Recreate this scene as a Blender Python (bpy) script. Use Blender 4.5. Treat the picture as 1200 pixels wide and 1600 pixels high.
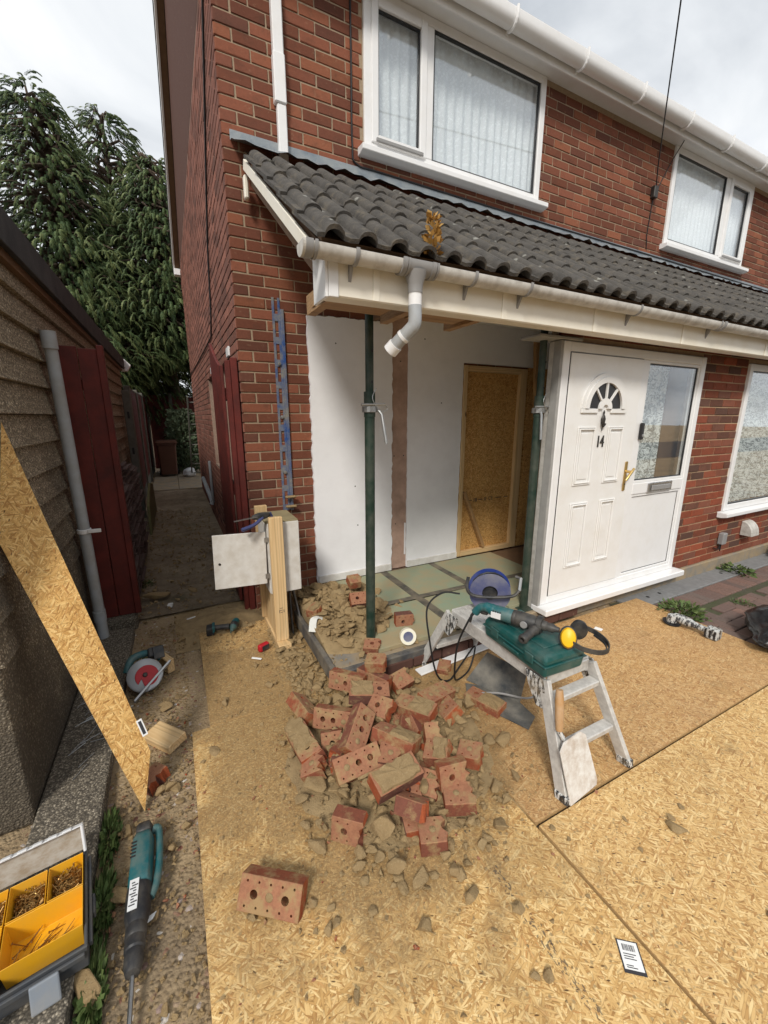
import bpy, bmesh, math, random
from mathutils import Vector, Matrix, noise
R_ = math.radians
rnd = random.Random(7)
for o in list(bpy.data.objects): bpy.data.objects.remove(o)
sc = bpy.context.scene
COL = sc.collection
# ---------------------------------------------------------------- camera
PITCH, YAW, CAMZ, FPX = .229439, .472712, 1.62, 635.12
cam = bpy.data.cameras.new('camera'); camo = bpy.data.objects.new('camera', cam); COL.objects.link(camo)
_f = Vector((math.sin(YAW)*math.cos(PITCH), math.cos(YAW)*math.cos(PITCH), -math.sin(PITCH)))
_r = Vector((math.cos(YAW), -math.sin(YAW), 0)); _u = _r.cross(_f)
camo.matrix_world = Matrix(((_r.x,_u.x,-_f.x,0),(_r.y,_u.y,-_f.y,0),(_r.z,_u.z,-_f.z,CAMZ),(0,0,0,1)))
cam.sensor_fit = 'VERTICAL'; cam.sensor_height = 36; cam.sensor_width = 27
cam.lens = FPX/1600*36; cam.clip_start = .02; cam.clip_end = 600
sc.camera = camo
sc.render.resolution_x, sc.render.resolution_y = 768, 1024
# ---------------------------------------------------------------- world, sun, exposure
SUN_EL, SUN_AZ = R_(42), R_(218)          # azimuth measured from +Y towards +X
w = bpy.data.worlds.new('World'); sc.world = w; w.use_nodes = True
nt = w.node_tree; nt.nodes.clear()
def wn(t): return nt.nodes.new(t)
out = wn('ShaderNodeOutputWorld'); bg = wn('ShaderNodeBackground'); bgc = wn('ShaderNodeBackground'); mixs = wn('ShaderNodeMixShader')
sky = wn('ShaderNodeTexSky'); sky.sky_type = 'NISHITA'; sky.sun_disc = False
sky.sun_elevation = SUN_EL; sky.sun_rotation = SUN_AZ
nt.links.new(sky.outputs[0], bg.inputs[0]); bg.inputs[1].default_value = .10
tc = wn('ShaderNodeTexCoord'); sep = wn('ShaderNodeSeparateXYZ'); nt.links.new(tc.outputs['Generated'], sep.inputs[0])
ab = wn('ShaderNodeMath'); ab.operation = 'ABSOLUTE'; nt.links.new(sep.outputs[2], ab.inputs[0])
ad = wn('ShaderNodeMath'); ad.operation = 'ADD'; ad.inputs[1].default_value = .35; nt.links.new(ab.outputs[0], ad.inputs[0])
cmb = wn('ShaderNodeCombineXYZ')
for i in (0, 1):
    d = wn('ShaderNodeMath'); d.operation = 'DIVIDE'; nt.links.new(sep.outputs[i], d.inputs[0]); nt.links.new(ad.outputs[0], d.inputs[1]); nt.links.new(d.outputs[0], cmb.inputs[i])
n1 = wn('ShaderNodeTexNoise'); n1.inputs['Scale'].default_value = 2.1; n1.inputs['Detail'].default_value = 7; n1.inputs['Roughness'].default_value = .52; n1.inputs['Distortion'].default_value = .5
nt.links.new(cmb.outputs[0], n1.inputs['Vector'])
rp = wn('ShaderNodeValToRGB'); e = rp.color_ramp.elements
e[0].position = .28; e[0].color = (.42,.455,.50,1); e[1].position = .70; e[1].color = (1.0,1.0,.99,1)
x = rp.color_ramp.elements.new(.5); x.color = (.76,.785,.81,1)
nt.links.new(n1.outputs[0], rp.inputs[0]); nt.links.new(rp.outputs[0], bgc.inputs[0]); bgc.inputs[1].default_value = .64
n2 = wn('ShaderNodeTexNoise'); n2.inputs['Scale'].default_value = 1.3; n2.inputs['Detail'].default_value = 5
nt.links.new(cmb.outputs[0], n2.inputs['Vector'])
mr = wn('ShaderNodeMapRange'); mr.inputs[1].default_value = .30; mr.inputs[2].default_value = .44; mr.inputs[3].default_value = .72; mr.inputs[4].default_value = .97
nt.links.new(n2.outputs[0], mr.inputs[0]); nt.links.new(mr.outputs[0], mixs.inputs[0])
nt.links.new(bg.outputs[0], mixs.inputs[1]); nt.links.new(bgc.outputs[0], mixs.inputs[2]); nt.links.new(mixs.outputs[0], out.inputs[0])
sl = bpy.data.lights.new('sun', 'SUN'); sl.energy = 1.5; sl.angle = R_(12); sl.color = (1,.95,.87)
so = bpy.data.objects.new('sun', sl); COL.objects.link(so)
_sd = Vector((math.sin(SUN_AZ)*math.cos(SUN_EL), math.cos(SUN_AZ)*math.cos(SUN_EL), math.sin(SUN_EL)))
so.rotation_euler = _sd.to_track_quat('Z','Y').to_euler()
vs = sc.view_settings; vs.view_transform = 'Standard'; vs.look = 'None'; vs.gamma = 1; vs.exposure = 0.90; vs.use_curve_mapping = False
sc.render.engine = 'CYCLES'
sc.cycles.max_bounces = 5; sc.cycles.diffuse_bounces = 3; sc.cycles.transparent_max_bounces = 10; sc.cycles.use_denoising = True
# ---------------------------------------------------------------- node helper
class Sh:
    def __init__(s, name):
        s.m = bpy.data.materials.new(name); s.m.use_nodes = True; s.t = s.m.node_tree; s.t.nodes.clear()
        s.o = s.t.nodes.new('ShaderNodeOutputMaterial'); s.p = s.t.nodes.new('ShaderNodeBsdfPrincipled'); s.l(s.p.outputs[0], s.o.inputs[0])
    def n(s, t, **k):
        x = s.t.nodes.new('ShaderNode'+t)
        for a, v in k.items():
            if hasattr(x, a) and a not in ('Scale','Color'): setattr(x, a, v)
            else: s.set(x.inputs[a.replace('_',' ')], v)
        return x
    def set(s, sock, v):
        if hasattr(v, 'is_output'): s.l(v, sock)
        elif hasattr(v, 'outputs'): s.l(v.outputs[0], sock)
        else:
            if hasattr(sock.default_value, '__len__') and not hasattr(v, '__len__'): v = (v, v, v)
            if hasattr(sock.default_value, '__len__') and len(sock.default_value) == 4 and len(v) == 3: v = (*v, 1)
            sock.default_value = v
    def l(s, a, b): s.t.links.new(a, b)
    def obj(s): return s.n('TexCoord').outputs['Object']
    def geo(s): return s.n('NewGeometry').outputs['Position']
    def map(s, v, scale=(1,1,1), rot=(0,0,0), loc=(0,0,0)):
        x = s.n('Mapping'); s.l(v, x.inputs[0]); x.inputs['Scale'].default_value = scale; x.inputs['Rotation'].default_value = rot; x.inputs['Location'].default_value = loc; return x.outputs[0]
    def rmap(s, v, scale, ang, loc=(0,0,0)): return s.map(s.map(v, rot=(0,0,ang)), scale, loc=loc)
    def noise(s, v, scale, det=4, rough=.55, dist=0):
        x = s.n('TexNoise'); s.l(v, x.inputs['Vector']); x.inputs['Scale'].default_value = scale; x.inputs['Detail'].default_value = det; x.inputs['Roughness'].default_value = rough; x.inputs['Distortion'].default_value = dist; return x.outputs[0]
    def vor(s, v, scale, feat='F1', dim='3D', rnd_=1.0):
        x = s.n('TexVoronoi'); x.voronoi_dimensions = dim; x.feature = feat; s.l(v, x.inputs['Vector']); x.inputs['Scale'].default_value = scale; x.inputs['Randomness'].default_value = rnd_; return x
    def ramp(s, f, *st):
        x = s.n('ValToRGB'); s.l(f, x.inputs[0]); cr = x.color_ramp
        while len(cr.elements) < len(st): cr.elements.new(.5)
        for el, (p, c) in zip(cr.elements, st):
            el.position = p; c = (c, c, c) if not hasattr(c, '__len__') else c; el.color = (*c, 1)
        return x.outputs[0]
    def mix(s, f, a, b, mode='MIX'):
        x = s.n('Mix'); x.data_type = 'RGBA'; x.blend_type = mode
        s.set(x.inputs[0], f); s.set(x.inputs[6], a); s.set(x.inputs[7], b); return x.outputs[2]
    def math(s, op, a, b=0.0, clamp=False):
        x = s.n('Math'); x.operation = op; x.use_clamp = clamp; s.set(x.inputs[0], a); s.set(x.inputs[1], b); return x.outputs[0]
    def rng(s, v, a, b, c=0.0, d=1.0):
        x = s.n('MapRange'); s.l(v, x.inputs[0])
        for i, q in enumerate((a, b, c, d)): x.inputs[i+1].default_value = q
        return x.outputs[0]
    def bump(s, h, dist=.002, st=.6):
        x = s.n('Bump'); s.l(h, x.inputs['Height']); x.inputs['Distance'].default_value = dist; x.inputs['Strength'].default_value = st; s.l(x.outputs[0], s.p.inputs['Normal'])
    def col(s, c): s.set(s.p.inputs['Base Color'], c)
    def rough(s, r): s.set(s.p.inputs['Roughness'], r)
MAT = {}
def simple(name, c, rough=.55, var=.18, scale=14, bump=.0008, metal=0, dirt=None, dirt_amt=.35, dscale=7, spec=.4):
    """plain material with mottled colour, fine relief and optional dust in patches"""
    s = Sh(name); v = s.obj()
    n = s.noise(v, scale, 5)
    base = s.mix(n, tuple(q*(1-var) for q in c), tuple(min(1, q*(1+var)) for q in c))
    if dirt:
        d = s.ramp(s.noise(v, dscale, 6, .65), (.5-dirt_amt*.35, 0), (.5+.28-dirt_amt*.3, 1))
        base = s.mix(s.math('MULTIPLY', d, min(1, dirt_amt*1.8)), base, dirt)
    s.col(base); s.rough(s.rng(n, 0, 1, rough-.1, min(1, rough+.12))); s.p.inputs['Metallic'].default_value = metal
    s.p.inputs['Specular IOR Level'].default_value = spec
    if bump: s.bump(s.noise(v, scale*9, 4), bump)
    MAT[name] = s.m; return s.m
DUST = (.36,.26,.14)
# ---------------------------------------------------------------- mesh helper
MW = {}
def thing(name, label, cat, loc=(0,0,0), rz=0, group=None, M=None):
    o = bpy.data.objects.new(name, None); COL.objects.link(o); o.empty_display_size = .05
    M = M or Matrix.Translation(loc) @ Matrix.Rotation(rz, 4, 'Z')
    o.matrix_world = M; MW[o.name] = M.copy()
    o['label'] = label; o['category'] = cat
    if group: o['group'] = group
    return o
def tag(o, label=None, cat=None, group=None, kind=None):
    for k, v in (('label',label),('category',cat),('group',group),('kind',kind)):
        if v: o[k] = v
    return o
def link(name, me, parent=None, mat=None, loc=None, rot=None):
    o = bpy.data.objects.new(name, me); COL.objects.link(o)
    if parent: o.parent = parent; MW[o.name] = MW.get(parent.name, Matrix()).copy()
    else: MW[o.name] = Matrix()
    if loc is not None: o.location = loc
    if rot is not None: o.rotation_euler = rot
    return o
def frame(p0, p1):
    z = (Vector(p1)-Vector(p0)).normalized(); return z.to_track_quat('Z','Y').to_matrix()
class MB:
    def __init__(s): s.v = []; s.f = []; s.tint = []
    def add(s, vs, fs, t=None):
        b = len(s.v); s.v += [tuple(x) for x in vs]; s.f += [tuple(i+b for i in f) for f in fs]
        if t is not None: s.tint += [t]*len(vs)
        return s
    def box(s, c, d, R=None, t=None):
        c = Vector(c); h = [q/2 for q in d]; vs = []
        for x in (-1,1):
            for y in (-1,1):
                for z in (-1,1):
                    p = Vector((x*h[0], y*h[1], z*h[2])); vs.append(c+(R@p if R else p))
        return s.add(vs, [(0,1,3,2),(4,6,7,5),(0,4,5,1),(2,3,7,6),(0,2,6,4),(1,5,7,3)], t)
    def bb(s, a, b): return s.box([(p+q)/2 for p, q in zip(a,b)], [abs(q-p) for p, q in zip(a,b)])
    def beam(s, p0, p1, w, h, up=(0,0,1)):
        p0, p1 = Vector(p0), Vector(p1); z = (p1-p0).normalized(); u = Vector(up); x = z.cross(u)
        if x.length < 1e-4: x = z.cross(Vector((0,1,0)))
        x.normalize(); y = x.cross(z); vs = []
        for p in (p0, p1):
            for a, b in ((-1,-1),(1,-1),(1,1),(-1,1)): vs.append(p+x*a*w/2+y*b*h/2)
        return s.add(vs, [(3,2,1,0),(4,5,6,7),(0,1,5,4),(1,2,6,5),(2,3,7,6),(3,0,4,7)])
    def cyl(s, p0, p1, r0, r1=None, n=16, cap=True):
        return s.tube([p0, p1], [r0, r0 if r1 is None else r1], n, cap)
    def tube(s, pts, r, n=8, cap=True, closed=False):
        pts = [Vector(p) for p in pts]; rs = r if hasattr(r, '__len__') else [r]*len(pts); N = len(pts); vs = []; q = None
        for i, p in enumerate(pts):
            if closed: t = pts[(i+1)%N]-pts[i-1]
            else: t = pts[min(i+1,N-1)]-pts[max(i-1,0)]
            if t.length < 1e-9: t = Vector((0,0,1))
            t.normalize()
            if q is None: q = t.orthogonal().normalized()
            else: q = (q-t*q.dot(t)); q = q.normalized() if q.length > 1e-6 else t.orthogonal().normalized()
            b = t.cross(q)
            for k in range(n):
                a = 2*math.pi*k/n; vs.append(p+(q*math.cos(a)+b*math.sin(a))*rs[i])
        fs = []
        for i in range(N if closed else N-1):
            j = (i+1)%N
            for k in range(n): l = (k+1)%n; fs.append((i*n+k, i*n+l, j*n+l, j*n+k))
        if cap and not closed: fs += [tuple(range(n-1,-1,-1)), tuple(range((N-1)*n, N*n))]
        return s.add(vs, fs)
    def lathe(s, prof, n=24, M=None, cap=True):
        """prof: (r,z) list revolved about local Z"""
        vs = []; fs = []; P = len(prof)
        for k in range(n):
            a = 2*math.pi*k/n
            for r, z in prof:
                p = Vector((r*math.cos(a), r*math.sin(a), z)); vs.append(M@p if M else p)
        for k in range(n):
            l = (k+1)%n
            for i in range(P-1): fs.append((k*P+i, l*P+i, l*P+i+1, k*P+i+1))
        if cap:
            if prof[0][0] > 1e-5: fs.append(tuple(k*P for k in range(n-1,-1,-1)))
            if prof[-1][0] > 1e-5: fs.append(tuple(k*P+P-1 for k in range(n)))
        return s.add(vs, fs)
    def prism(s, poly, d, M=None):
        """poly in local XY, extruded along +Z by d"""
        n = len(poly); vs = [Vector((x,y,0)) for x,y in poly]+[Vector((x,y,d)) for x,y in poly]
        if M: vs = [M@p for p in vs]
        return s.add(vs, [tuple(range(n-1,-1,-1)), tuple(range(n,2*n))]+[(i,(i+1)%n,n+(i+1)%n,n+i) for i in range(n)])
    def loft(s, rings, cap=True, closed=True):
        n = len(rings[0]); vs = [p for r in rings for p in r]; fs = []
        for i in range(len(rings)-1):
            for k in range(n if closed else n-1): l = (k+1)%n; fs.append((i*n+k, i*n+l, (i+1)*n+l, (i+1)*n+k))
        if cap and closed: fs += [tuple(range(n-1,-1,-1)), tuple(range((len(rings)-1)*n, len(rings)*n))]
        return s.add(vs, fs)
    def mesh(s, name='m', mat=None, smooth=False, bevel=0, seg=1, ang=35):
        me = bpy.data.meshes.new(name); me.from_pydata(s.v, [], s.f); me.update()
        if s.tint:
            at = me.color_attributes.new('tint', 'FLOAT_COLOR', 'POINT')
            for i, t in enumerate(s.tint): at.data[i].color = (*t, 1)
        if bevel or smooth or True:
            bm = bmesh.new(); bm.from_mesh(me)
            if not s.tint: bmesh.ops.recalc_face_normals(bm, faces=bm.faces)
            if bevel:
                ed = [e for e in bm.edges if len(e.link_faces) == 2 and e.calc_face_angle(0) > R_(ang)]
                bmesh.ops.bevel(bm, geom=ed, offset=bevel, segments=seg, affect='EDGES', profile=.5, clamp_overlap=True)
            if smooth:
                for f in bm.faces: f.smooth = True
            bm.to_mesh(me); bm.free()
            if smooth: me.set_sharp_from_angle(angle=R_(40))
        if mat: me.materials.append(MAT[mat] if isinstance(mat, str) else mat)
        return me
    def build(s, name, mat, parent=None, smooth=False, bevel=0, seg=1, world=False, ang=35):
        if world and parent:
            Mi = MW[parent.name].inverted(); s.v = [tuple(Mi@Vector(p)) for p in s.v]
        return link(name, s.mesh(name, mat, smooth, bevel, seg, ang), parent)
def arc(c, r, a0, a1, n, ax=0):
    o = []
    for i in range(n+1):
        a = a0+(a1-a0)*i/n; x, y = r*math.cos(a), r*math.sin(a)
        o.append((c[0]+x, c[1]+y))
    return o
def catmull(P, k=8):
    P = [Vector(p) for p in P]; Q = [P[0]*2-P[1]]+P+[P[-1]*2-P[-2]]; o = []
    for i in range(1, len(Q)-2):
        a, b, c, d = Q[i-1:i+3]
        for j in range(k):
            t = j/k; o.append(.5*((2*b)+(c-a)*t+(2*a-5*b+4*c-d)*t*t+(3*b-a-3*c+d)*t**3))
    return o+[P[-1]]
# ---------------------------------------------------------------- materials: setting
def brick_mat(name, cols, grime=(.05,.035,.025)):
    s = Sh(name); a = s.n('Attribute', attribute_name='tint').outputs['Color']; sp = s.n('SeparateColor'); s.l(a, sp.inputs[0])
    v = s.geo()
    base = s.ramp(sp.outputs[0], *[(i/(len(cols)-1), c) for i, c in enumerate(cols)])
    base = s.mix(1.0, base, s.rng(sp.outputs[1], 0, 1, .68, 1.28), 'MULTIPLY')
    n = s.noise(v, 55, 6, .7); base = s.mix(s.rng(n, .3, .7, 0, .42), base, s.mix(.5, base, (.05,.02,.015)))
    n2 = s.noise(v, 9, 5, .65); base = s.mix(s.rng(n2, .52, .75, 0, .45), base, grime)
    n3 = s.noise(s.map(v, (1,1,1), loc=(7,3,1)), 24, 4, .6); base = s.mix(s.rng(n3, .62, .8, 0, .5), base, (.38,.27,.17))
    s.col(base); s.rough(.88); s.p.inputs['Specular IOR Level'].default_value = .2
    s.bump(s.math('ADD', s.noise(v, 160, 4, .7), s.math('MULTIPLY', s.noise(v, 40, 3), .8)), .0025, .7); MAT[name] = s.m
brick_mat('brick_red', [(.07,.042,.036),(.155,.062,.042),(.205,.074,.045),(.24,.086,.050),(.31,.115,.062)])
brick_mat('brick_side', [(.15,.075,.058),(.21,.092,.068),(.27,.115,.082)], (.11,.065,.052))
brick_mat('brick_porch', [(.10,.062,.05),(.14,.075,.056),(.17,.070,.046),(.28,.072,.035),(.22,.066,.04)])
def mortar_mat(name, c):
    s = Sh(name); v = s.geo(); n = s.noise(v, 30, 6, .7)
    s.col(s.mix(n, tuple(q*.55 for q in c), tuple(q*1.3 for q in c))); s.rough(.95); s.bump(s.noise(v, 300, 3), .002, .6); MAT[name] = s.m
mortar_mat('mortar', (.37,.28,.19)); mortar_mat('mortar_side', (.27,.185,.14)); mortar_mat('mortar_porch', (.44,.30,.18))
def osb_mat(name, plane='XY', dark=0, mud=0, print_line=False, hue=(1,1,1)):
    s = Sh(name); v = s.geo() if plane != 'OBJ' else s.obj()
    if plane == 'XZ': v = s.map(v, rot=(R_(90),0,0))
    warp = s.n('TexNoise', Scale=5.0, Detail=2.0); s.l(v, warp.inputs['Vector'])
    vw = s.n('Vector' 'Math', operation='MULTIPLY_ADD'); s.l(warp.outputs['Color'], vw.inputs[0]); vw.inputs[1].default_value = (.012,.012,.0); s.l(v, vw.inputs[2]); v2 = vw.outputs[0]
    col = None; hgt = None
    pal = [(0,(.39,.205,.07)),(.14,(.52,.305,.11)),(.42,(.65,.415,.165)),(.7,(.73,.495,.215)),(.9,(.82,.61,.30)),(1,(.54,.285,.10))]
    for i, (ang, sx, sy, thr) in enumerate(((12,30,185,0),(-42,27,170,.5),(62,31,200,.66),(100,25,150,.75),(-14,24,160,.80),(38,33,220,.83))):
        m = s.rmap(v2, (sx,sy,1), R_(ang), (i*3.7,i*1.9,0)); vo = s.vor(m, 1.0, dim='2D')
        sp = s.n('SeparateColor'); s.l(vo.outputs['Color'], sp.inputs[0])
        c = s.ramp(sp.outputs[0], *pal); edge = s.ramp(vo.outputs['Distance'], (.42,0), (.8,1))
        c = s.mix(s.math('MULTIPLY', edge, .5), c, (.22,.11,.035))
        h = s.math('SUBTRACT', sp.outputs[2], s.math('MULTIPLY', edge, .6))
        if col is None: col, hgt = c, h
        else:
            mk = s.math('GREATER_THAN', sp.outputs[1], thr); col = s.mix(mk, col, c); x = s.mix(mk, hgt, h); hgt = x
    fl = s.vor(s.rmap(v2, (30,95,1), .5), 1.0, dim='2D'); fs_ = s.n('SeparateColor'); s.l(fl.outputs['Color'], fs_.inputs[0])
    col = s.mix(s.math('MULTIPLY', s.math('GREATER_THAN', fs_.outputs[0], .965), s.ramp(fl.outputs['Distance'], (.14,.9), (.24,0))), col, (.075,.035,.015))
    col = s.mix(1.0, col, hue, 'MULTIPLY')
    p = s.geo()
    if dark:
        d = s.noise(p, 1.7, 6, .6); col = s.mix(s.rng(d, .32, .62, dark*.35, min(1, dark)), col, s.mix(.28, col, (.30,.20,.13)))
    if mud:
        # trodden clay: thick round the brick heap and the porch step, thinning out in smears
        ds = s.n('VectorMath', operation='DISTANCE'); s.l(p, ds.inputs[0]); ds.inputs[1].default_value = (.72,1.75,0)
        near = s.rng(ds.outputs['Value'], .30, 1.30, .36, -.12)
        nz = s.math('ADD', s.noise(p, 3.1, 7, .68, .4), near); smear = s.noise(s.rmap(p, (9,2.2,1), .7), 1.0, 5, .6)
        f = s.ramp(s.math('ADD', nz, s.math('MULTIPLY', s.math('SUBTRACT', smear, .5), .25)), (.50-mud*.1,0), (.72-mud*.1,1))
        fine = s.noise(p, 90, 4, .8); f = s.math('MULTIPLY', f, s.rng(fine, .3, .58, .35, 1.0), True)
        col = s.mix(s.math('MULTIPLY', f, .93), col, s.mix(s.noise(p, 22, 5), (.17,.105,.045), (.34,.225,.105)))
        cr = s.vor(p, 75); sc_ = s.n('SeparateColor'); s.l(cr.outputs['Color'], sc_.inputs[0])
        col = s.mix(s.math('MULTIPLY', s.math('GREATER_THAN', sc_.outputs[0], .9), s.ramp(cr.outputs['Distance'], (.3,.8), (.45,0))), col, (.33,.23,.11))
    if print_line:
        # ink print of the board maker along one edge
        sx = s.n('SeparateXYZ'); s.l(p, sx.inputs[0])
        band = s.math('MULTIPLY', s.math('GREATER_THAN', sx.outputs[0], print_line[0]), s.math('LESS_THAN', sx.outputs[0], print_line[0]+.032))
        br = s.n('TexBrick', Scale=1.0); br.inputs['Vector'].default_value = (0,0,0); s.l(s.map(p, (60,34,1), (0,0,R_(90))), br.inputs['Vector']); 
        ink = s.noise(s.map(p, (120,60,1)), 1.0, 2); band = s.math('MULTIPLY', band, s.math('GREATER_THAN', ink, .55))
        band = s.math('MULTIPLY', band, s.math('GREATER_THAN', s.noise(s.map(p, (0,6,0)), 1.0, 1), .46))
        col = s.mix(s.math('MULTIPLY', band, .7), col, (.05,.05,.05))
    s.col(col); s.rough(.72); s.p.inputs['Specular IOR Level'].default_value = .25; s.bump(hgt, .0025, .55); MAT[name] = s.m
osb_mat('osb_new', mud=.68, print_line=(.86,)); osb_mat('osb_yellow', mud=.5, dark=.4); osb_mat('osb_worn', mud=.30, dark=1.0, hue=(.88,.82,.80)); osb_mat('osb_muddy', mud=1.9, dark=.5)
osb_mat('osb_wall', 'XZ', dark=.15, hue=(1,.87,.70)); osb_mat('osb_plank', 'OBJ', hue=(1,.93,.80))
simple('osb_edge', (.50,.32,.14), .85, .4, 60, .002)
def ground_mat():
    s = Sh('soil'); p = s.geo(); n = s.noise(p, 2.6, 8, .65); n2 = s.noise(p, 34, 6, .75)
    c = s.mix(s.rng(n, .3, .7), (.20,.14,.082), (.38,.275,.155)); c = s.mix(s.rng(n2, .35, .7, 0, .7), c, (.44,.33,.195))
    c = s.mix(s.rng(s.noise(s.map(p, loc=(3,9,0)), 1.3, 5), .5, .68, 0, .6), c, (.12,.095,.07))
    v = s.vor(p, 70); sp = s.n('SeparateColor'); s.l(v.outputs['Color'], sp.inputs[0])
    c = s.mix(s.math('GREATER_THAN', sp.outputs[0], .93), c, s.ramp(sp.outputs[1], (0,(.42,.33,.22)), (.6,(.2,.08,.05)), (1,(.6,.56,.5))))
    s.col(c); s.rough(.95); s.bump(s.math('ADD', n2, s.math('MULTIPLY', s.ramp(v.outputs['Distance'], (0,1), (.6,0)), .6)), .012, .9); MAT['soil'] = s.m
    s = Sh('alley_soil'); p = s.geo(); n = s.noise(p, 3.4, 8, .7); c = s.mix(s.rng(n, .3, .7), (.24,.18,.12), (.45,.35,.235)); c = s.mix(s.rng(s.noise(p, 40, 5, .8), .5, .72, 0, .6), c, (.24,.18,.12))
    c = s.mix(s.rng(s.noise(s.map(p, loc=(5,0,0)), 1.9, 4), .56, .72, 0, .55), c, (.06,.075,.025)); c = s.mix(s.rng(s.noise(s.map(p, loc=(1,7,3)), 11, 7, .75), .48, .66, 0, .6), c, (.14,.10,.068)); s.col(c); s.rough(.95); s.bump(s.noise(p, 22, 7, .8), .05, 1.0); MAT['alley_soil'] = s.m
ground_mat()
def pebble(name, c0, c1, c2, scale=170, bd=.004, damp=True):
    s = Sh(name); p = s.geo(); v = s.vor(p, scale); sp = s.n('SeparateColor'); s.l(v.outputs['Color'], sp.inputs[0])
    c = s.ramp(sp.outputs[0], (0,c0), (.55,c1), (.85,c2), (1,tuple(min(1,q*1.5) for q in c2))); c = s.mix(s.ramp(v.outputs['Distance'], (.35,0), (.62,.7)), c, tuple(q*.35 for q in c0))
    if damp:
        n = s.noise(p, 1.8, 6, .6); z = s.n('SeparateXYZ'); s.l(p, z.inputs[0])
        c = s.mix(s.rng(s.math('SUBTRACT', n, s.math('MULTIPLY', z.outputs[2], .30)), .06, .36, 0, .80), c, (.045,.036,.026))
    s.col(c); s.rough(.9); s.bump(s.ramp(v.outputs['Distance'], (0,1), (.7,0)), bd, .9); MAT[name] = s.m
pebble('pebbledash', (.21,.165,.11), (.40,.325,.22), (.56,.47,.34), 115, .006); pebble('rough_concrete', (.10,.085,.065), (.20,.17,.125), (.30,.26,.20), 130, .003, False)
simple('upvc', (.80,.80,.80), .32, .03, 6, .0002, dirt=(.62,.58,.50), dirt_amt=.12)
simple('upvc_cream', (.82,.775,.67), .45, .05, 5, .0004, dirt=(.60,.49,.32), dirt_amt=.16, dscale=5)
simple('door_white', (.80,.795,.78), .38, .03, 3, .0002, dirt=(.6,.54,.44), dirt_amt=.14, dscale=5)
simple('plaster', (.87,.87,.885), .75, .05, 2.5, .0006, dirt=(.68,.67,.68), dirt_amt=.2, dscale=5)
simple('plaster_pink', (.50,.34,.265), .9, .2, 12, .003, dirt=(.26,.17,.13), dirt_amt=.35)
simple('skirt', (.76,.75,.73), .5, .06, 8, .0004, dirt=(.45,.4,.33), dirt_amt=.3)
simple('flashing', (.20,.235,.27), .5, .35, 7, .003, metal=.25, dirt=(.33,.34,.33), dirt_amt=.4)
simple('gutter_grey', (.58,.56,.52), .5, .10, 9, .0006, dirt=(.15,.12,.085), dirt_amt=.27, dscale=15)
simple('gutter_clip', (.27,.265,.26), .5, .12, 9, .0006)
simple('pipe_grey', (.40,.43,.46), .42, .08, 8, .0003, dirt=(.30,.28,.24), dirt_amt=.35)
simple('black_trim', (.02,.02,.022), .35, .2); simple('chrome', (.55,.55,.56), .28, .12, 20, 0, metal=1); simple('brass', (.70,.50,.20), .3, .15, 30, 0, metal=1); simple('iron', (.06,.055,.05), .45, .3, 30, .0004, metal=.6)
simple('dark_timber', (.17,.10,.055), .8, .35, 12, .002); simple('felt', (.035,.036,.04), .9, .3, 40, .002, dirt=(.075,.075,.075), dirt_amt=.4)
simple('red_wood', (.145,.022,.016), .62, .35, 6, .0012, dirt=(.055,.012,.010), dirt_amt=.4)
simple('room_dark', (.35,.34,.33), .9); simple('cable_black', (.012,.012,.013), .5, .2)
simple('green_board', (.25,.31,.215), .85, .10, 3, .0008, dirt=(.36,.28,.16), dirt_amt=.52, dscale=3.5); simple('board_tape', (.055,.055,.05), .75, .4, 20, .0015, dirt=(.24,.2,.14), dirt_amt=.45)
simple('slab_concrete', (.22,.20,.17), .92, .3, 9, .004, dirt=DUST, dirt_amt=.45); simple('dpc', (.06,.062,.068), .6, .3, 8, .002, dirt=(.26,.22,.16), dirt_amt=.4)
simple('grey_paint_post', (.33,.325,.31), .9, .3, 12, .003)
def tile_mat():
    s = Sh('tile_dark'); p = s.geo(); n = s.noise(p, 8, 6, .7); oi = s.n('ObjectInfo').outputs['Random']
    c = s.mix(s.rng(n, .25, .75), (.022,.020,.018), (.12,.107,.092)); c = s.mix(s.rng(oi, 0, 1, 0, .5), c, (.075,.069,.063))
    c = s.mix(s.rng(s.noise(s.map(p, loc=(2,2,2)), 16, 5, .7), .52, .70, 0, .75), c, (.15,.125,.09)); v = s.vor(p, 15); sp = s.n('SeparateColor'); s.l(v.outputs['Color'], sp.inputs[0])
    m = s.math('MULTIPLY', s.math('GREATER_THAN', sp.outputs[0], .83), s.ramp(s.math('ADD', v.outputs['Distance'], s.math('MULTIPLY', s.noise(p, 60, 3), .35)), (.33,1), (.46,0)))
    c = s.mix(s.math('MULTIPLY', m, .75), c, (.33,.325,.29)); s.col(c); s.rough(.92); s.bump(s.math('ADD', s.noise(p, 110, 5, .75), s.math('MULTIPLY', s.noise(p, 28, 4, .7), 1.2)), .006, .9); MAT['tile_dark'] = s.m
tile_mat()
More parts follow.
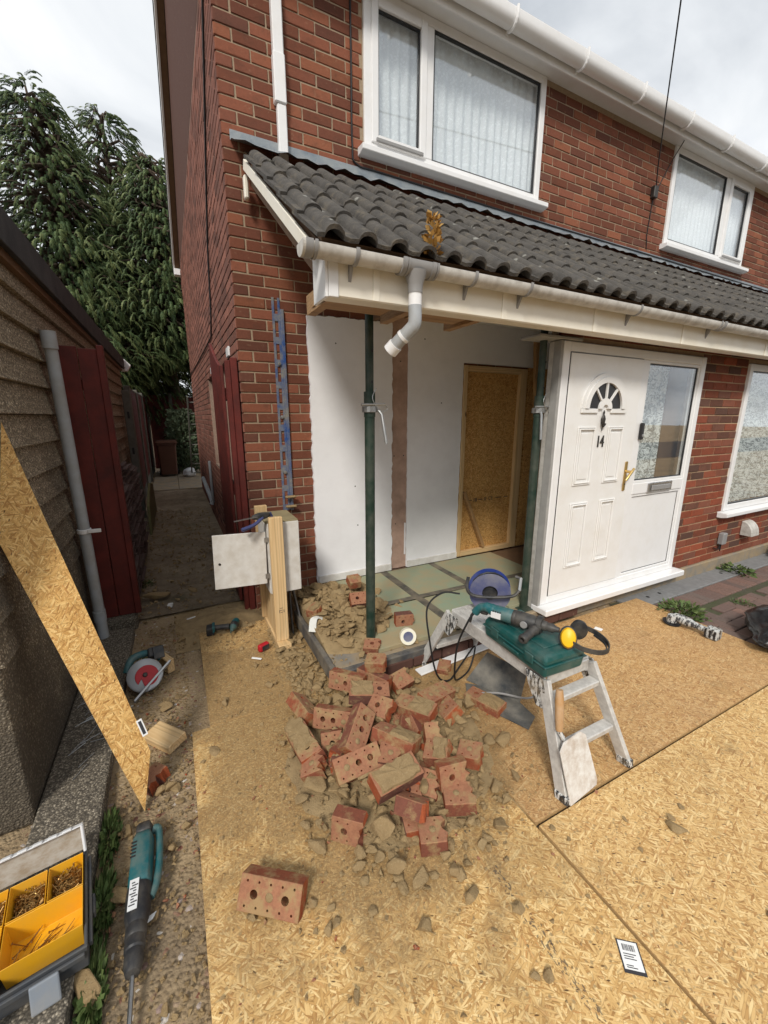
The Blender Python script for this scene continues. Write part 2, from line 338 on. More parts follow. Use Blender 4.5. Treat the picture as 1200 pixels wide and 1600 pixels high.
def glass_mat():
    s = Sh('glass'); fr = s.math('ADD', s.math('MULTIPLY', s.math('POWER', s.n('LayerWeight').outputs['Facing'], 4.0), .85), .13); g = s.n('BsdfGlossy', Roughness=.015); g.inputs[0].default_value = (.95,.97,1,1)
    t = s.n('BsdfTransparent'); t.inputs[0].default_value = (.97,.985,.98,1); mx = s.n('MixShader'); s.l(fr, mx.inputs[0]); s.l(t.outputs[0], mx.inputs[1]); s.l(g.outputs[0], mx.inputs[2]); s.l(mx.outputs[0], s.o.inputs[0]); MAT['glass'] = s.m
    s = Sh('net_curtain'); v = s.obj(); vo = s.vor(s.map(v, (1,.25,1)), 42); lace = s.noise(s.map(v, (1,.3,1)), 26, 3, .6, 1.5); z = s.n('SeparateXYZ'); s.l(v, z.inputs[0])
    f = s.ramp(s.math('ADD', lace, s.math('MULTIPLY', vo.outputs['Distance'], .5)), (.60,0), (.72,1)); low = s.rng(z.outputs[2], .28, .5, 1, .25)
    d = s.n('BsdfDiffuse'); s.set(d.inputs[0], s.mix(s.math('MULTIPLY', f, s.math('MULTIPLY', low, .22)), (.93,.95,.985), (.74,.79,.85))); tl = s.n('BsdfTranslucent'); tl.inputs[0].default_value = (.75,.8,.85,1); m1 = s.n('MixShader'); m1.inputs[0].default_value = .06; s.l(d.outputs[0], m1.inputs[1]); s.l(tl.outputs[0], m1.inputs[2])
    tr = s.n('BsdfTransparent'); m2 = s.n('MixShader'); s.l(s.math('MULTIPLY', f, s.math('MULTIPLY', low, .45)), m2.inputs[0]); s.l(m1.outputs[0], m2.inputs[1]); s.l(tr.outputs[0], m2.inputs[2]); s.l(m2.outputs[0], s.o.inputs[0]); MAT['net_curtain'] = s.m
    s = Sh('lace_curtain'); v = s.obj(); lace = s.noise(s.map(v, (1,.3,1)), 22, 4, .65, 2.2); f = s.ramp(lace, (.47,0), (.55,1)); d = s.n('BsdfDiffuse'); s.set(d.inputs[0], s.mix(f, (.84,.87,.87), (.50,.54,.54))); tr = s.n('BsdfTransparent'); m2 = s.n('MixShader'); s.l(s.math('MULTIPLY', f, .45), m2.inputs[0]); s.l(d.outputs[0], m2.inputs[1]); s.l(tr.outputs[0], m2.inputs[2]); s.l(m2.outputs[0], s.o.inputs[0]); MAT['lace_curtain'] = s.m
glass_mat()
def pine_mat(name, c0, c1, axis=2, dirt=None):
    s = Sh(name); v = s.obj(); sc3 = [22,22,22]; sc3[axis] = 1.1
    n = s.noise(s.map(v, tuple(sc3)), 1.0, 4, .6, 1.2); w_ = s.n('TexWave', Scale=1.6, Distortion=7.0, Detail=3.0); w_.wave_type = 'RINGS'; w_.rings_direction = 'XYZ'[axis]; s3 = [11,11,11]; s3[axis] = .5; s.l(s.map(v, tuple(s3), loc=(.3,.2,.1)), w_.inputs['Vector'])
    c = s.mix(s.rng(n, .3, .7), c0, c1); c = s.mix(s.math('MULTIPLY', s.ramp(w_.outputs['Fac'], (.55,0), (.95,1)), .38), c, tuple(q*.55 for q in c0))
    kv = [7,7,7]; kv[axis] = 3.2; k = s.vor(s.map(v, tuple(kv)), 1.0); sp = s.n('SeparateColor'); s.l(k.outputs['Color'], sp.inputs[0])
    c = s.mix(s.math('MULTIPLY', s.math('GREATER_THAN', sp.outputs[0], .72), s.ramp(k.outputs['Distance'], (.05,1), (.10,0))), c, (.13,.055,.02))
    if dirt: c = s.mix(s.rng(s.noise(v, 6, 5, .7), .48, .68, 0, .7), c, dirt)
    s.col(c); s.rough(.68); s.bump(n, .0008, .4); MAT[name] = s.m
for ax, nm in enumerate('xyz'): pine_mat('pine_'+nm, (.60,.39,.18), (.76,.56,.31), ax)
pine_mat('pine_old_z', (.34,.19,.08), (.48,.29,.13), 2); pine_mat('pine_old_x', (.30,.17,.08), (.42,.26,.12), 0)
simple('sticker_white', (.80,.80,.79), .45, .03)
# ---------------------------------------------------------------- brick walls
def split(iv, cuts):
    """subtract cuts from intervals"""
    out = [iv]
    for a, b in cuts:
        nx = []
        for p, q in out:
            if b <= p or a >= q: nx.append((p, q))
            else:
                if a > p: nx.append((p, a))
                if b < q: nx.append((b, q))
        out = nx
    return [(p, q) for p, q in out if q-p > .025]
BRC = {}
def brick_mesh(L, mat, var):
    key = (round(L, 3), mat, var)
    if key not in BRC:
        r = random.Random(hash((round(L*1000), var, mat == 'brick_red')) & 0xffff); b = MB(); h = .065; d = .03; e = .0035
        t = (min(1, max(0, r.gauss(.60, .19))), r.random(), r.random())
        vs = []
        for y, q in ((d,0),(e,0),(0,e)):
            for x, z in ((0,0),(L,0),(L,h),(0,h)):
                jx = r.uniform(-.0018,.0018) if y < d else 0; jz = r.uniform(-.0018,.0018) if y < d else 0
                vs.append((x+(q if x == 0 else -q)+jx, y, z+(q if z == 0 else -q)+jz))
        fs = [(8,9,10,11)]
        for o in (0,4):
            for k in range(4): l = (k+1)%4; fs.append((o+k, o+l, o+4+l, o+4+k))
        b.add(vs, fs, t); BRC[key] = b.mesh('brick', mat)
    return BRC[key]
def brick_wall(parent, name, O, U, Nn, W, z0, z1, openings, bmat, mmat, thick=.10, nind=0, zoff=0.0, uoff=0.0, camkey=None, slab_openings=None):
    """bricks laid in half bond on a mortar backing; O origin, U unit along, Nn outward normal. The nearest nind bricks are single parts, the rest one joined part"""
    O, U, Nn = Vector(O), Vector(U), Vector(Nn); inn = -Nn
    us = sorted({0, W, *[q for o in openings for q in o[:2]]}); zs = sorted({z0, z1, *[q for o in openings for q in o[2:]]})
    mb = MB()
    for i in range(len(us)-1):
        for j in range(len(zs)-1):
            a, b, c, d = us[i], us[i+1], zs[j], zs[j+1]
            if any(o[0]-1e-6 <= a and b <= o[1]+1e-6 and o[2]-1e-6 <= c and d <= o[3]+1e-6 for o in openings): continue
            if a < 0 or b > W or c < z0 or d > z1: continue
            if a == 0: a = .012
            if b == W: b = W-.012
            vs = []
            for k in (.006, thick):
                for u_, z_ in ((a,c),(b,c),(b,d),(a,d)): p = O+U*u_+inn*k; vs.append((p.x, p.y, z_))
            mb.add(vs, [(0,1,2,3),(7,6,5,4),(0,4,5,1),(1,5,6,2),(2,6,7,3),(3,7,4,0)])
    wall = mb.build(name, mmat, parent, world=True)
    rows = int(math.ceil((z1-z0-zoff)/.075)); B = []
    rot = math.atan2(U.y, U.x)
    for r in range(rows):
        zb = z0+zoff+r*.075+.005
        if zb+.05 > z1: continue
        cuts = [(o[0]-.008, o[1]+.008) for o in openings if o[2] < zb+.0325 < o[3]]
        off = (.1125 if r%2 else 0)+uoff; k = -2
        while off+k*.225 < W:
            a, b = max(0.002, off+k*.225+.005), min(W-.002, off+k*.225+.220); k += 1
            if b-a < .03: continue
            for p, q in split((a, b), cuts): B.append((p, q, zb))
    rr = random.Random(len(B)); C = Vector((0,0,CAMZ))
    def near(t): p = O+U*((t[0]+t[1])/2); return (Vector((p.x,p.y,t[2]))-C).length
    B.sort(key=camkey or near); flip = (U.cross(Vector((0,0,1)))).dot(Nn) < 0
    stuff = MB(); Mi = MW[parent.name].inverted()
    for i, (a, b, zb) in enumerate(B):
        L = b-a; std = min((.215,.1025), key=lambda s_: abs(s_-L)); L2 = std if abs(std-L) < .004 else round(L*200)/200
        me = brick_mesh(L2, bmat, rr.randrange(34 if L2 == std else 6)); p = O+U*(a if not flip else b)+Nn*rr.uniform(-.0015,.0018); p.z = zb+rr.uniform(-.0012,.0012)
        M = Matrix.Translation(p) @ Matrix.Rotation(rot+(math.pi if flip else 0), 4, 'Z')
        if i < nind:
            o = link('brick', me, wall); o.matrix_local = Mi @ M
        else:
            t = tuple(me.color_attributes['tint'].data[0].color)[:3]
            stuff.add([M@v.co for v in me.vertices], [tuple(f.vertices) for f in me.polygons], t)
    if stuff.v: o = stuff.build('brickwork', bmat, wall, world=True); o['kind'] = 'stuff'
    return wall
# ---------------------------------------------------------------- house
XC, YF, YR, XE = .49, 3.33, 10.3, 13.2
house = thing('brick_house', 'red brick two-storey house with white framed windows and gable end', 'house', (XC, YF, 0))
W1 = (1.53, 3.36, 3.62, 4.60); W2 = (5.42, 7.24, 3.62, 4.60)
opF = [(a-XC, b-XC, c, d) for a, b, c, d in (W1, W2)]+[(2.55-XC, 3.38-XC, .12, 2.11)]
def fkey(t):
    x = XC+(t[0]+t[1])/2; vis = (t[2] > 3.3) or (x < 1.08 and t[2] > .15)
    return (0 if vis else 50)+Vector((x-.3, YF*.9, (t[2]-CAMZ)*.8)).length
fw = brick_wall(house, 'front_wall', (XC,YF,0), (1,0,0), (0,-1,0), XE-XC, 0, 4.62, opF, 'brick_red', 'mortar', nind=300, camkey=fkey)
D1 = (.45, 1.30, 0, 2.12); D2 = (2.0, 2.75, 1.0, 2.12)
sw = brick_wall(house, 'side_wall', (XC,YF,0), (0,1,0), (-1,0,0), YR-YF, 0, 4.62, [D1, D2], 'brick_side', 'mortar_side', nind=0, uoff=-.1125)
RID = (YF+YR)/2; RZ = 4.62+(RID-YF)*math.tan(R_(38))
MB().prism([(0,4.62),(YR-YF,4.62),(RID-YF,RZ)], .1, Matrix(((0,0,1,XC+.004),(1,0,0,YF),(0,1,0,0),(0,0,0,1)))).build('gable', 'brick_side', house, world=True)
g_ = MB()
g_.bb((XC+.1,YR-.1,0),(XE,YR,4.62)); g_.bb((XE,YF,0),(XE+.1,YR,4.62)); g_.build('rear_wall', 'mortar_side', house, world=True)
g_ = MB(); g_.bb((XC+.12,YF+.12,2.62),(XE-.02,YR-.12,2.70)); g_.bb((XC+.12,YF+1.5,2.71),(XE-.02,YF+1.55,4.6)); g_.bb((XC+.12,YF+1.6,.0),(XE-.02,YF+1.65,2.6)); g_.build('interior', 'room_dark', house, world=True)
# main roof, verge and eaves
def roofslope(y0, y1, z0, z1, x0, x1, t=.06):
    return MB().add([(x0,y0,z0),(x1,y0,z0),(x1,y1,z1),(x0,y1,z1),(x0,y0,z0+t),(x1,y0,z0+t),(x1,y1,z1+t),(x0,y1,z1+t)], [(3,2,1,0),(4,5,6,7),(0,1,5,4),(1,2,6,5),(2,3,7,6),(3,0,4,7)])
tanr = math.tan(R_(38)); ov = .17
roofslope(YF-ov, RID, 4.71, 4.71+(RID-YF+ov)*tanr, XC-.13, XE).build('roof', 'tile_dark', house, world=True)
roofslope(YR+ov, RID, 4.71, 4.71+(RID-YF+ov)*tanr, XC-.13, XE).build('roof', 'tile_dark', house, world=True)
for y0 in (YF-ov+.02, YR+ov-.02):
    vb = MB(); z0 = 4.54; z1 = 4.54+(RID-YF+ov)*tanr
    vb.add([(x, y, z+dz) for x in (XC-.13+.012, XC-.13+.04) for y, z in ((y0,z0),(RID,z1)) for dz in (0,.17)], [(0,1,3,2),(4,6,7,5),(0,4,5,1),(2,3,7,6),(0,2,6,4),(1,5,7,3)]); vb.build('bargeboard', 'upvc', house, world=True)
    vb = MB(); vb.add([(x, y, z+dz) for x in (XC-.09, XC-.001) for y, z in ((y0,z0+.01),(RID,z1+.01)) for dz in (0,.02)], [(0,1,3,2),(4,6,7,5),(0,4,5,1),(2,3,7,6),(0,2,6,4),(1,5,7,3)]); vb.build('verge_soffit', 'dark_timber', house, world=True)
MB().bb((XC-.11,YR-.02,4.50),(XC+.02,YR+ov-.03,4.62)).build('eaves_box_end', 'upvc', house, world=True, bevel=.006)
MB().bb((XC-.11,YF-ov+.02,4.62),(XE,YF+.02,4.632)).build('soffit', 'upvc', house, world=True)
MB().bb((XC-.12,YF-ov,4.575),(XE,YF-ov+.018,4.715)).build('fascia', 'upvc', house, world=True, bevel=.003)
def gutter_prof(r, n=10): return [(r*math.cos(math.pi+math.pi*i/n), r*math.sin(math.pi+math.pi*i/n)) for i in range(n+1)]
gt = MB(); pr = [(-.055,.045),(-.055,0),(-.047,-.03),(-.025,-.052),(0,-.058),(.035,-.05),(.05,-.03),(.055,.0),(.055,.045),(.05,.045),(.046,0),(.03,-.044),(0,-.052),(-.022,-.046),(-.043,-.026),(-.05,0),(-.05,.045)]
gtp = gt.prism([(-y, z) for y, z in pr], XE-XC+.12, Matrix(((0,0,1,XC-.12),(-1,0,0,YF-ov-.06),(0,1,0,4.665),(0,0,0,1)))).build('upper_gutter', 'upvc', house, world=True, smooth=True)
x_ = 1.9
while x_ < 9.6:
    MB().tube([(x_, YF-ov+.0, 4.60)]+[(x_, YF-ov-.06+.062*math.cos(a), 4.665+.066*math.sin(a)) for a in [math.pi*2-i*math.pi/8 for i in range(9)]]+[(x_,YF-ov-.122,4.72)], .012, 6).build('gutter_bracket', 'upvc', gtp, world=True); x_ += .82
def window(parent, X0, X1, Z0, Z1, Y, cells, sill=True, curtain='net_curtain', sash=None, frame_w=.062, d=.07, proud=.018, cur=True, sillx=(.05,.06)):
    """frame with mullions; cells: list of (x0,x1,has_opening_sash)"""
    f = MB(); y0, y1 = Y-proud, Y-proud+d
    f.bb((X0,y0,Z0),(X0+frame_w,y1,Z1)); f.bb((X1-frame_w,y0,Z0),(X1,y1,Z1)); f.bb((X0+frame_w,y0+.001,Z0),(X1-frame_w,y1,Z0+frame_w)); f.bb((X0+frame_w,y0+.001,Z1-frame_w),(X1-frame_w,y1,Z1))
    for i in range(len(cells)-1): f.bb((cells[i][1],y0+.002,Z0+frame_w),(cells[i+1][0],y1,Z1-frame_w))
    wobj = f.build('window', 'upvc', parent, world=True, bevel=.005)
    if sill: MB().prism([(.0,0),(.06,.0),(.11,.012),(.11,.05),(.0,.062)], X1-X0+sillx[0]+sillx[1], Matrix(((0,0,1,X0-sillx[0]),(-1,0,0,Y+.02),(0,1,0,Z0-.062),(0,0,0,1)))).build('sill', 'upvc', wobj, world=True, bevel=.004)
    for a, b, op in cells:
        za, zb = Z0+frame_w, Z1-frame_w
        if op:
            s_ = MB(); e = .045; q0, q1 = y0-.012, y0+.04
            s_.bb((a-.012,q0,za-.012),(a+e,q1,zb+.012)); s_.bb((b-e,q0,za-.012),(b+.012,q1,zb+.012)); s_.bb((a+e,q0+.001,za-.012),(b-e,q1,za+e)); s_.bb((a+e,q0+.001,zb-e),(b-e,q1,zb+.012)); so_ = s_.build('sash', 'upvc', wobj, world=True, bevel=.005)
            MB().bb((a+.02,q0-.016,za-.006),(b-.02,q0-.002,za+.016)).build('drip_bar', 'black_trim' if False else 'gutter_clip', wobj, world=True, bevel=.002)
            a, b, za, zb = a+e, b-e, za+e, zb-e
        g = MB(); w_ = .012
        for p, q in (((a,za),(a+w_,zb)),((b-w_,za),(b,zb)),((a+w_,za),(b-w_,za+w_)),((a+w_,zb-w_),(b-w_,zb))): g.bb((p[0],y0+.012,p[1]),(q[0],y0+.034,q[1]))
        g.build('gasket', 'black_trim', wobj, world=True)
        MB().bb((a+.002,y0+.022,za+.002),(b-.002,y0+.028,zb-.002)).build('pane', 'glass', wobj, world=True)
    if cur:
        c = MB(); n = int((X1-X0)/.008); r = random.Random(int(X0*100)); vs = []; amp = .012; ph = 0; H = Z1-Z0
        lev = [0, .25, .5, .75, .93, 1.0]
        phs = []; 
        for i in range(n+1): ph += r.uniform(.5,1.0)*.75; phs.append(ph)
        for i in range(n+1):
            x = X0+.03+(X1-X0-.06)*i/n
            for k in lev: vs.append((x, Y+.072+amp*(1.15-.55*k)*math.sin(phs[i])+.006*math.sin(x*23+k*5), Z0-.03+(H+.02)*k))
        m = len(lev); c.add(vs, [(i*m+k, (i+1)*m+k, (i+1)*m+k+1, i*m+k+1) for i in range(n) for k in range(m-1)])
        Mi = Matrix.Translation((0,0,-Z0)); o = c.build('curtain', curtain, wobj, world=True, smooth=True)
    return wobj
window(house, W1[0], W1[1], 3.62, 4.62, YF, [(1.60,2.06,True),(2.14,3.29,False)])
window(house, W2[0], W2[1], 3.62, 4.62, YF, [(5.49,6.56,False),(6.66,7.17,True)])
# side door and little window seen edge-on in the side wall
for (a, b, z0, z1), nm in ((D1,'side_door'),(D2,'side_window')):
    m = MB(); x0, x1 = XC+.075, XC+.099; y0, y1 = YF+a, YF+b
    m.bb((x0,y0,z0+.001),(x1,y0+.05,z1)); m.bb((x0,y1-.05,z0+.001),(x1,y1,z1)); m.bb((x0,y0+.05,z1-.09),(x1,y1-.05,z1)); m.bb((x0+.01,y0+.05,z0+.001),(x1-.01,y1-.05,z1-.09)); m.build(nm, 'upvc', house, world=True, bevel=.004)
    MB().bb((XC-.012,y0-.02,z1-.005),(XC+.05,y0+.13,z1+.07)).build('lintel_end', 'upvc', house, world=True, bevel=.003)
cb = MB(); cb.tube(catmull([(XC-.012,YF+.02,4.6),(XC-.012,YF+.55,4.0),(XC-.012,YF+1.25,3.2),(XC-.012,YF+1.6,2.55),(XC-.012,YF+2.3,2.46),(XC-.012,YR-.3,2.5),(XC-.012,YR-.02,2.5)]), .008, 6); cb.build('side_cable', 'cable_black', house, world=True)
MB().tube([(XC-.02,YF+3.6,.95),(XC-.02,YF+3.6,.30)],.02,8).build('waste_pipe', 'pipe_grey', house, world=True, smooth=True)
MB().tube([(XC-.03,YF+5.6,.42),(XC-.03,YF+3.6,.30),(XC-.05,YF+3.6,.26)],.035,10).build('waste_pipe', 'pipe_grey', house, world=True, smooth=True)
MB().tube([(XC-.02,YF+1.42,1.1),(XC-.02,YF+1.42,.05)],.014,8).build('waste_pipe', 'pipe_grey', house, world=True, smooth=True)
# white cable duct and telephone wire on the upper front wall
MB().bb((.855,YF-.055,3.72),(.925,YF-.001,4.75)).bb((.850,YF-.060,3.70),(.930,YF-.001,3.98)).build('cable_duct', 'upvc', house, world=True, bevel=.006)
MB().bb((.865,YF-.05,3.36),(.928,YF-.001,3.70)).build('cable_duct', 'upvc', house, world=True, bevel=.006)
tw = MB(); tw.tube(catmull([(1.43,YF-.008,4.6),(1.43,YF-.008,4.1),(1.43,YF-.008,3.62),(1.47,YF-.008,3.50),(1.75,YF-.008,3.49),(3.4,YF-.008,3.475),(5.0,YF-.008,3.47),(6.6,YF-.008,3.46),(9.0,YF-.008,3.45)],6), .007, 6)
tw.tube(catmull([(5.12,YF-.01,4.05),(5.1,YF-.01,3.8),(5.1,YF-.01,3.6),(5.2,YF-.02,3.42),(5.5,YF-.3,3.2)],6), .005, 5)
tw.tube(catmull([(5.12,YF-.03,4.08),(5.2,YF-.02,4.2),(5.36,YF-.02,4.45),(5.42,YF-.1,4.64)],6), .005, 5); tw.build('wall_cable', 'cable_black', house, world=True)
MB().bb((5.07,YF-.05,4.02),(5.14,YF-.001,4.14)).build('junction_box', 'iron', house, world=True, bevel=.006)
MB().tube([(5.10,YF-.04,4.13),(4.93,3.19,4.24),(-3,-2,7.0)], .006, 5).build('overhead_wire', 'cable_black', house, world=True)
# plaster face inside the porch
def rag(pts, amp, r, step=.035):
    o = []
    for i in range(len(pts)):
        a, b = Vector(pts[i]), Vector(pts[(i+1)%len(pts)]); n = max(1, int((b-a).length/step))
        for k in range(n):
            p = a.lerp(b, k/n); o.append((p.x+r.uniform(-amp,amp), p.y+r.uniform(-amp,amp)))
    return o
MF = lambda y: Matrix(((1,0,0,0),(0,0,1,y),(0,1,0,0),(0,0,0,1)))
r5 = random.Random(5)
MB().prism(rag([(1.022,.17),(1.772,.17),(1.772,2.40),(1.022,2.395)], .007, r5), .03, MF(YF-.028)).build('plaster_panel', 'plaster', house, world=True)
MB().prism(rag([(1.935,.17),(2.545,.17),(2.545,2.46),(1.935,2.45)], .003, r5), .03, MF(YF-.028)).build('plaster_panel', 'plaster', house, world=True)
MB().prism([(2.5455,2.125),(4.6,2.125),(4.6,2.62),(2.5455,2.62)], .03, MF(YF-.0275)).build('plaster_panel', 'plaster', house, world=True)
MB().prism([(1.936,2.4605),(2.545,2.4605),(2.545,2.62),(1.936,2.62)], .028, MF(YF-.0272)).build('plaster_panel', 'plaster', house, world=True)
MB().prism(rag([(1.765,.17),(1.938,.17),(1.938,2.5),(1.765,2.5)], .003, r5), .02, MF(YF-.014)).build('bare_plaster_strip', 'plaster_pink', house, world=True)
for a, b in ((1.03,1.765),(1.94,2.545)): MB().bb((a,YF-.045,.165),(b,YF-.0285,.235)).build('skirting_board', 'skirt', house, world=True, bevel=.004)
# boarded-up doorway
bd = MB().bb((2.56,YF+.012,.17),(3.37,YF+.030,2.10)).build('boarded_doorway', 'osb_wall', house, world=True)
fr_ = [((2.552,YF-.034,.17),(2.598,YF+.011,2.105),'pine_z'),((3.285,YF-.034,.17),(3.378,YF+.011,2.105),'pine_z'),((2.599,YF-.036,2.05),(3.284,YF+.010,2.104),'pine_x'),((2.599,YF-.036,.17),(3.284,YF+.010,.222),'pine_x')]
for a, b, m in fr_: MB().bb(a,b).build('frame_batten', m, bd, world=True, bevel=.003)
MB().beam((2.62,YF-.02,.86),(2.90,YF-.03,.24),.035,.05,(0,-1,0)).build('brace_batten', 'pine_old_z', bd, world=True, bevel=.003)
MB().bb((3.40,YF-.028,.17),(4.6,YF-.006,2.12)).build('wall_board', 'osb_wall', house, world=True)
# ---------------------------------------------------------------- porch (lean-to along the front)
YP = 2.08
porch = thing('porch', 'white front porch lean-to with dark tiled roof and its left wall knocked out', 'porch', (.65, YP, 0))
opP = [(0, 4.205-2.42, 0, 2.125), (5.02-2.42, 8.0-2.42, .66, 2.125)]
pw = brick_wall(porch, 'porch_wall', (2.42,YP,0), (1,0,0), (0,-1,0), 6.4, 0, 2.33, opP, 'brick_porch', 'mortar_porch', nind=300, zoff=-.015, uoff=.11)
MB().bb((8.72,YP+.1,0),(8.82,YF-.03,2.4)).build('end_wall', 'mortar_porch', porch, world=True)
# lean-to roof
TX0, TX1, TY0, TZ0, TY1, TZ1 = .585, 8.85, 1.715, 2.312, YF-.01, 3.40
sl_ = Vector((0,TY1-TY0,TZ1-TZ0)); SL = sl_.length; sd = sl_.normalized(); RA = math.atan2(sd.z, sd.y)
deck = MB(); dn = Vector((0,-sd.z,sd.y))
deck.add([(x, y-dn.y*k, z-dn.z*k) for x in (TX0+.05,TX1) for k in (.02,.035) for y, z in ((TY0+.08,TZ0+.05),(TY1,TZ1))], [(0,1,3,2),(4,6,7,5),(0,4,5,1),(2,3,7,6),(0,2,6,4),(1,5,7,3)])
roof = deck.build('lean_to_roof', 'dark_timber', porch, world=True)
TWD, TL, GA = .2915, .40, .315
prof = []
def roll(c): return [(c+.042*math.cos(a), .003+.035*math.sin(a)) for a in [math.pi-math.pi*i/7 for i in range(8)]]
prof = [(0,0)]+roll(.073)+[(.14,0)]+roll(.219)+[(TWD+.012,0)]
def tile_mesh(i):
    r = random.Random(i); t = .016; vs = []; n = len(prof)
    for y in (0, TL):
        for x, z in prof: vs.append((x, y, z+(r.uniform(-.002,.002) if y == 0 else 0)))
        for x, z in prof: vs.append((x, y, z-t if z < .01 else z-t*1.0))
    fs = []
    for k in range(n-1):
        fs += [(k,k+1,2*n+k+1,2*n+k),(n+k+1,n+k,3*n+k,3*n+k+1),(k+1,k,n+k,n+k+1)]
    fs += [(0,2*n,3*n,n),(n-1,2*n-1,4*n-1,3*n-1)]
    return MB().add(vs, fs).mesh('roof_tile', 'tile_dark', smooth=True)
TM = [tile_mesh(i) for i in range(6)]; rt = random.Random(3)
Mi = MW[porch.name].inverted()
nrow = 5
for row in range(nrow):
    for k in range(28):
        s0 = row*GA; p = Vector((TX0+k*TWD+rt.uniform(-.003,.003), TY0, TZ0))+sd*(s0+rt.uniform(-.004,.004))+dn*(.012)
        L = min(TL, SL-s0)
        M = Matrix.Translation(p) @ Matrix.Rotation(RA-.042+rt.uniform(-.006,.006), 4, 'X') @ Matrix.Rotation(rt.uniform(-.006,.006), 4, 'Z')
        o = link('roof_tile', TM[rt.randrange(6)], roof); o.matrix_local = Mi @ M
# top course cut under the flashing
# lead flashing: dressed strip up the wall and over the tiles
fl = MB(); n = 120
for i in range(n):
    pass
rows = [(YF-.004, TZ1+.075, 0), (YF-.006, TZ1+.010, .002), (YF-.075, TZ1-.012, .006), (YF-.16, TZ1-.062, .010)]
vs = []
for i in range(n+1):
    x = .545+(TX1-.545)*i/n
    for y, z, a in rows: vs.append((x, y-a*math.sin(i*1.7), z+.012+a*(math.sin(i*2*math.pi*((TX1-.545)/n)/.1457)+.6*math.sin(i*1.31))))
m = len(rows); fl.add(vs, [(i*m+k,(i+1)*m+k,(i+1)*m+k+1,i*m+k+1) for i in range(n) for k in range(m-1)]); fl.build('flashing', 'flashing', porch, world=True, smooth=True)
# verge: undercloak boards at the left end
for k, (dx, w0, mt) in enumerate(((.0,.075,'upvc_cream'),(.05,.15,'dark_timber'))):
    a = Vector((TX0+.012+dx,TY0+.10,TZ0+.02)); b = Vector((TX0+.012+dx,TY1-.14,TZ1-.12))
    MB().add([q-dn*h+Vector((e,0,0)) for e in (0,.02) for q in (a,b) for h in (.018, w0)], [(0,1,3,2),(4,6,7,5),(0,4,5,1),(2,3,7,6),(0,2,6,4),(1,5,7,3)]).build('verge_board', mt, porch, world=True, bevel=.003)
MB().bb((.60,YF-.10,3.06),(.63,YF-.05,3.2)).build('verge_bracket', 'upvc_cream', porch, world=True, bevel=.008)
# fascia board with joint strips and open underside
FY = 1.80
fa = MB().bb((.655,FY,2.125),(8.8,FY+.02,2.315)).build('porch_fascia', 'upvc_cream', porch, world=True, bevel=.006)
MB().bb((.655,FY+.0205,2.128),(8.8,FY+.10,2.142)).build('fascia_return', 'upvc_cream', porch, world=True, bevel=.002)
MB().bb((.640,FY-.006,2.118),(.654,FY+.16,2.322)).bb((.6545,FY-.007,2.121),(.70,FY-.0005,2.32)).build('fascia_corner', 'upvc', porch, world=True, bevel=.003)
for x in (.865,1.62,2.35,3.30,4.55): MB().bb((x,FY-.006,2.127),(x+.032,FY-.0005,2.318)).build('joint_strip', 'upvc_cream', fa, world=True, bevel=.002)
# rafters and ceiling under the roof
for x in (.70,1.12,1.55,1.98,2.40,2.83,3.26): MB().beam((x,FY+.03,2.20),(x,YF-.03,3.22),.045,.10).build('rafter', 'dark_timber', porch, world=True)
for x in (.70,1.12,1.55): MB().bb((x-.02,FY+.03,2.13),(x+.025,FY+.40,2.22)).build('soffit_bearer', 'pine_old_x', porch, world=True)
MB().bb((.67,FY+.05,2.23),(2.40,FY+.13,2.33)).build('wall_plate', 'pine_old_x', porch, world=True)
MB().bb((.675,FY+.135,2.146),(1.05,FY+.30,2.158)).bb((1.20,FY+.135,2.146),(1.52,FY+.30,2.158)).build('soffit_ply', 'pine_old_x', porch, world=True)
MB().bb((1.62,2.60,2.48),(4.5,YF-.03,2.50)).build('ceiling_board', 'plaster', porch, world=True)
MB().bb((1.57,2.55,2.40),(1.615,YF-.03,2.56)).build('ceiling_joist', 'dark_timber', porch, world=True)
MB().bb((2.18,2.05,2.13),(2.60,2.22,2.15)).build('ceiling_scrap', 'grey_paint_post', porch, world=True, bevel=.004)
MB().beam((3.52,3.10,.17),(3.40,3.22,2.42),.10,.035,(0,1,0)).build('loose_timber', 'pine_old_z', porch, world=True, bevel=.003)
# gutter with clips, outlet and swan neck
GY, GZ, GX0 = 1.745, 2.283, .535
gu = MB(); r0, r1 = .042, .037; pts = [(r0*math.cos(a), r0*math.sin(a)) for a in [math.pi*.96+math.pi*1.08*i/14 for i in range(15)]]+[(r1*math.cos(a), r1*math.sin(a)) for a in [math.pi*2.04-math.pi*1.08*i/14 for i in range(15)]]
MG = lambda x: Matrix(((0,0,1,x),(-1,0,0,GY),(0,1,0,GZ),(0,0,0,1)))
gut = gu.prism([(-a,b) for a,b in pts], 8.2, MG(GX0)).build('porch_gutter', 'gutter_grey', porch, world=True, smooth=True)
def ring(x, w, ra, mat='gutter_clip', nm='gutter_clip'):
    q = [((ra)*math.cos(a), ra*math.sin(a)) for a in [math.pi*.93+math.pi*1.14*i/16 for i in range(17)]]+[((r0+.0006)*math.cos(a), (r0+.0006)*math.sin(a)) for a in [math.pi*2.07-math.pi*1.14*i/16 for i in range(17)]]
    MB().prism([(-a,b) for a,b in q], w, MG(x)).build(nm, mat, gut, world=True, smooth=True)
cap = MB().prism([(-(r0+.004)*math.cos(a),(r0+.004)*math.sin(a)) for a in [math.pi*.95+math.pi*1.1*i/16 for i in range(17)]], .012, MG(GX0-.013)).build('gutter_end_cap', 'gutter_grey', gut, world=True)
ring(GX0-.001, .03, .047); ring(GX0+.036, .012, .048)
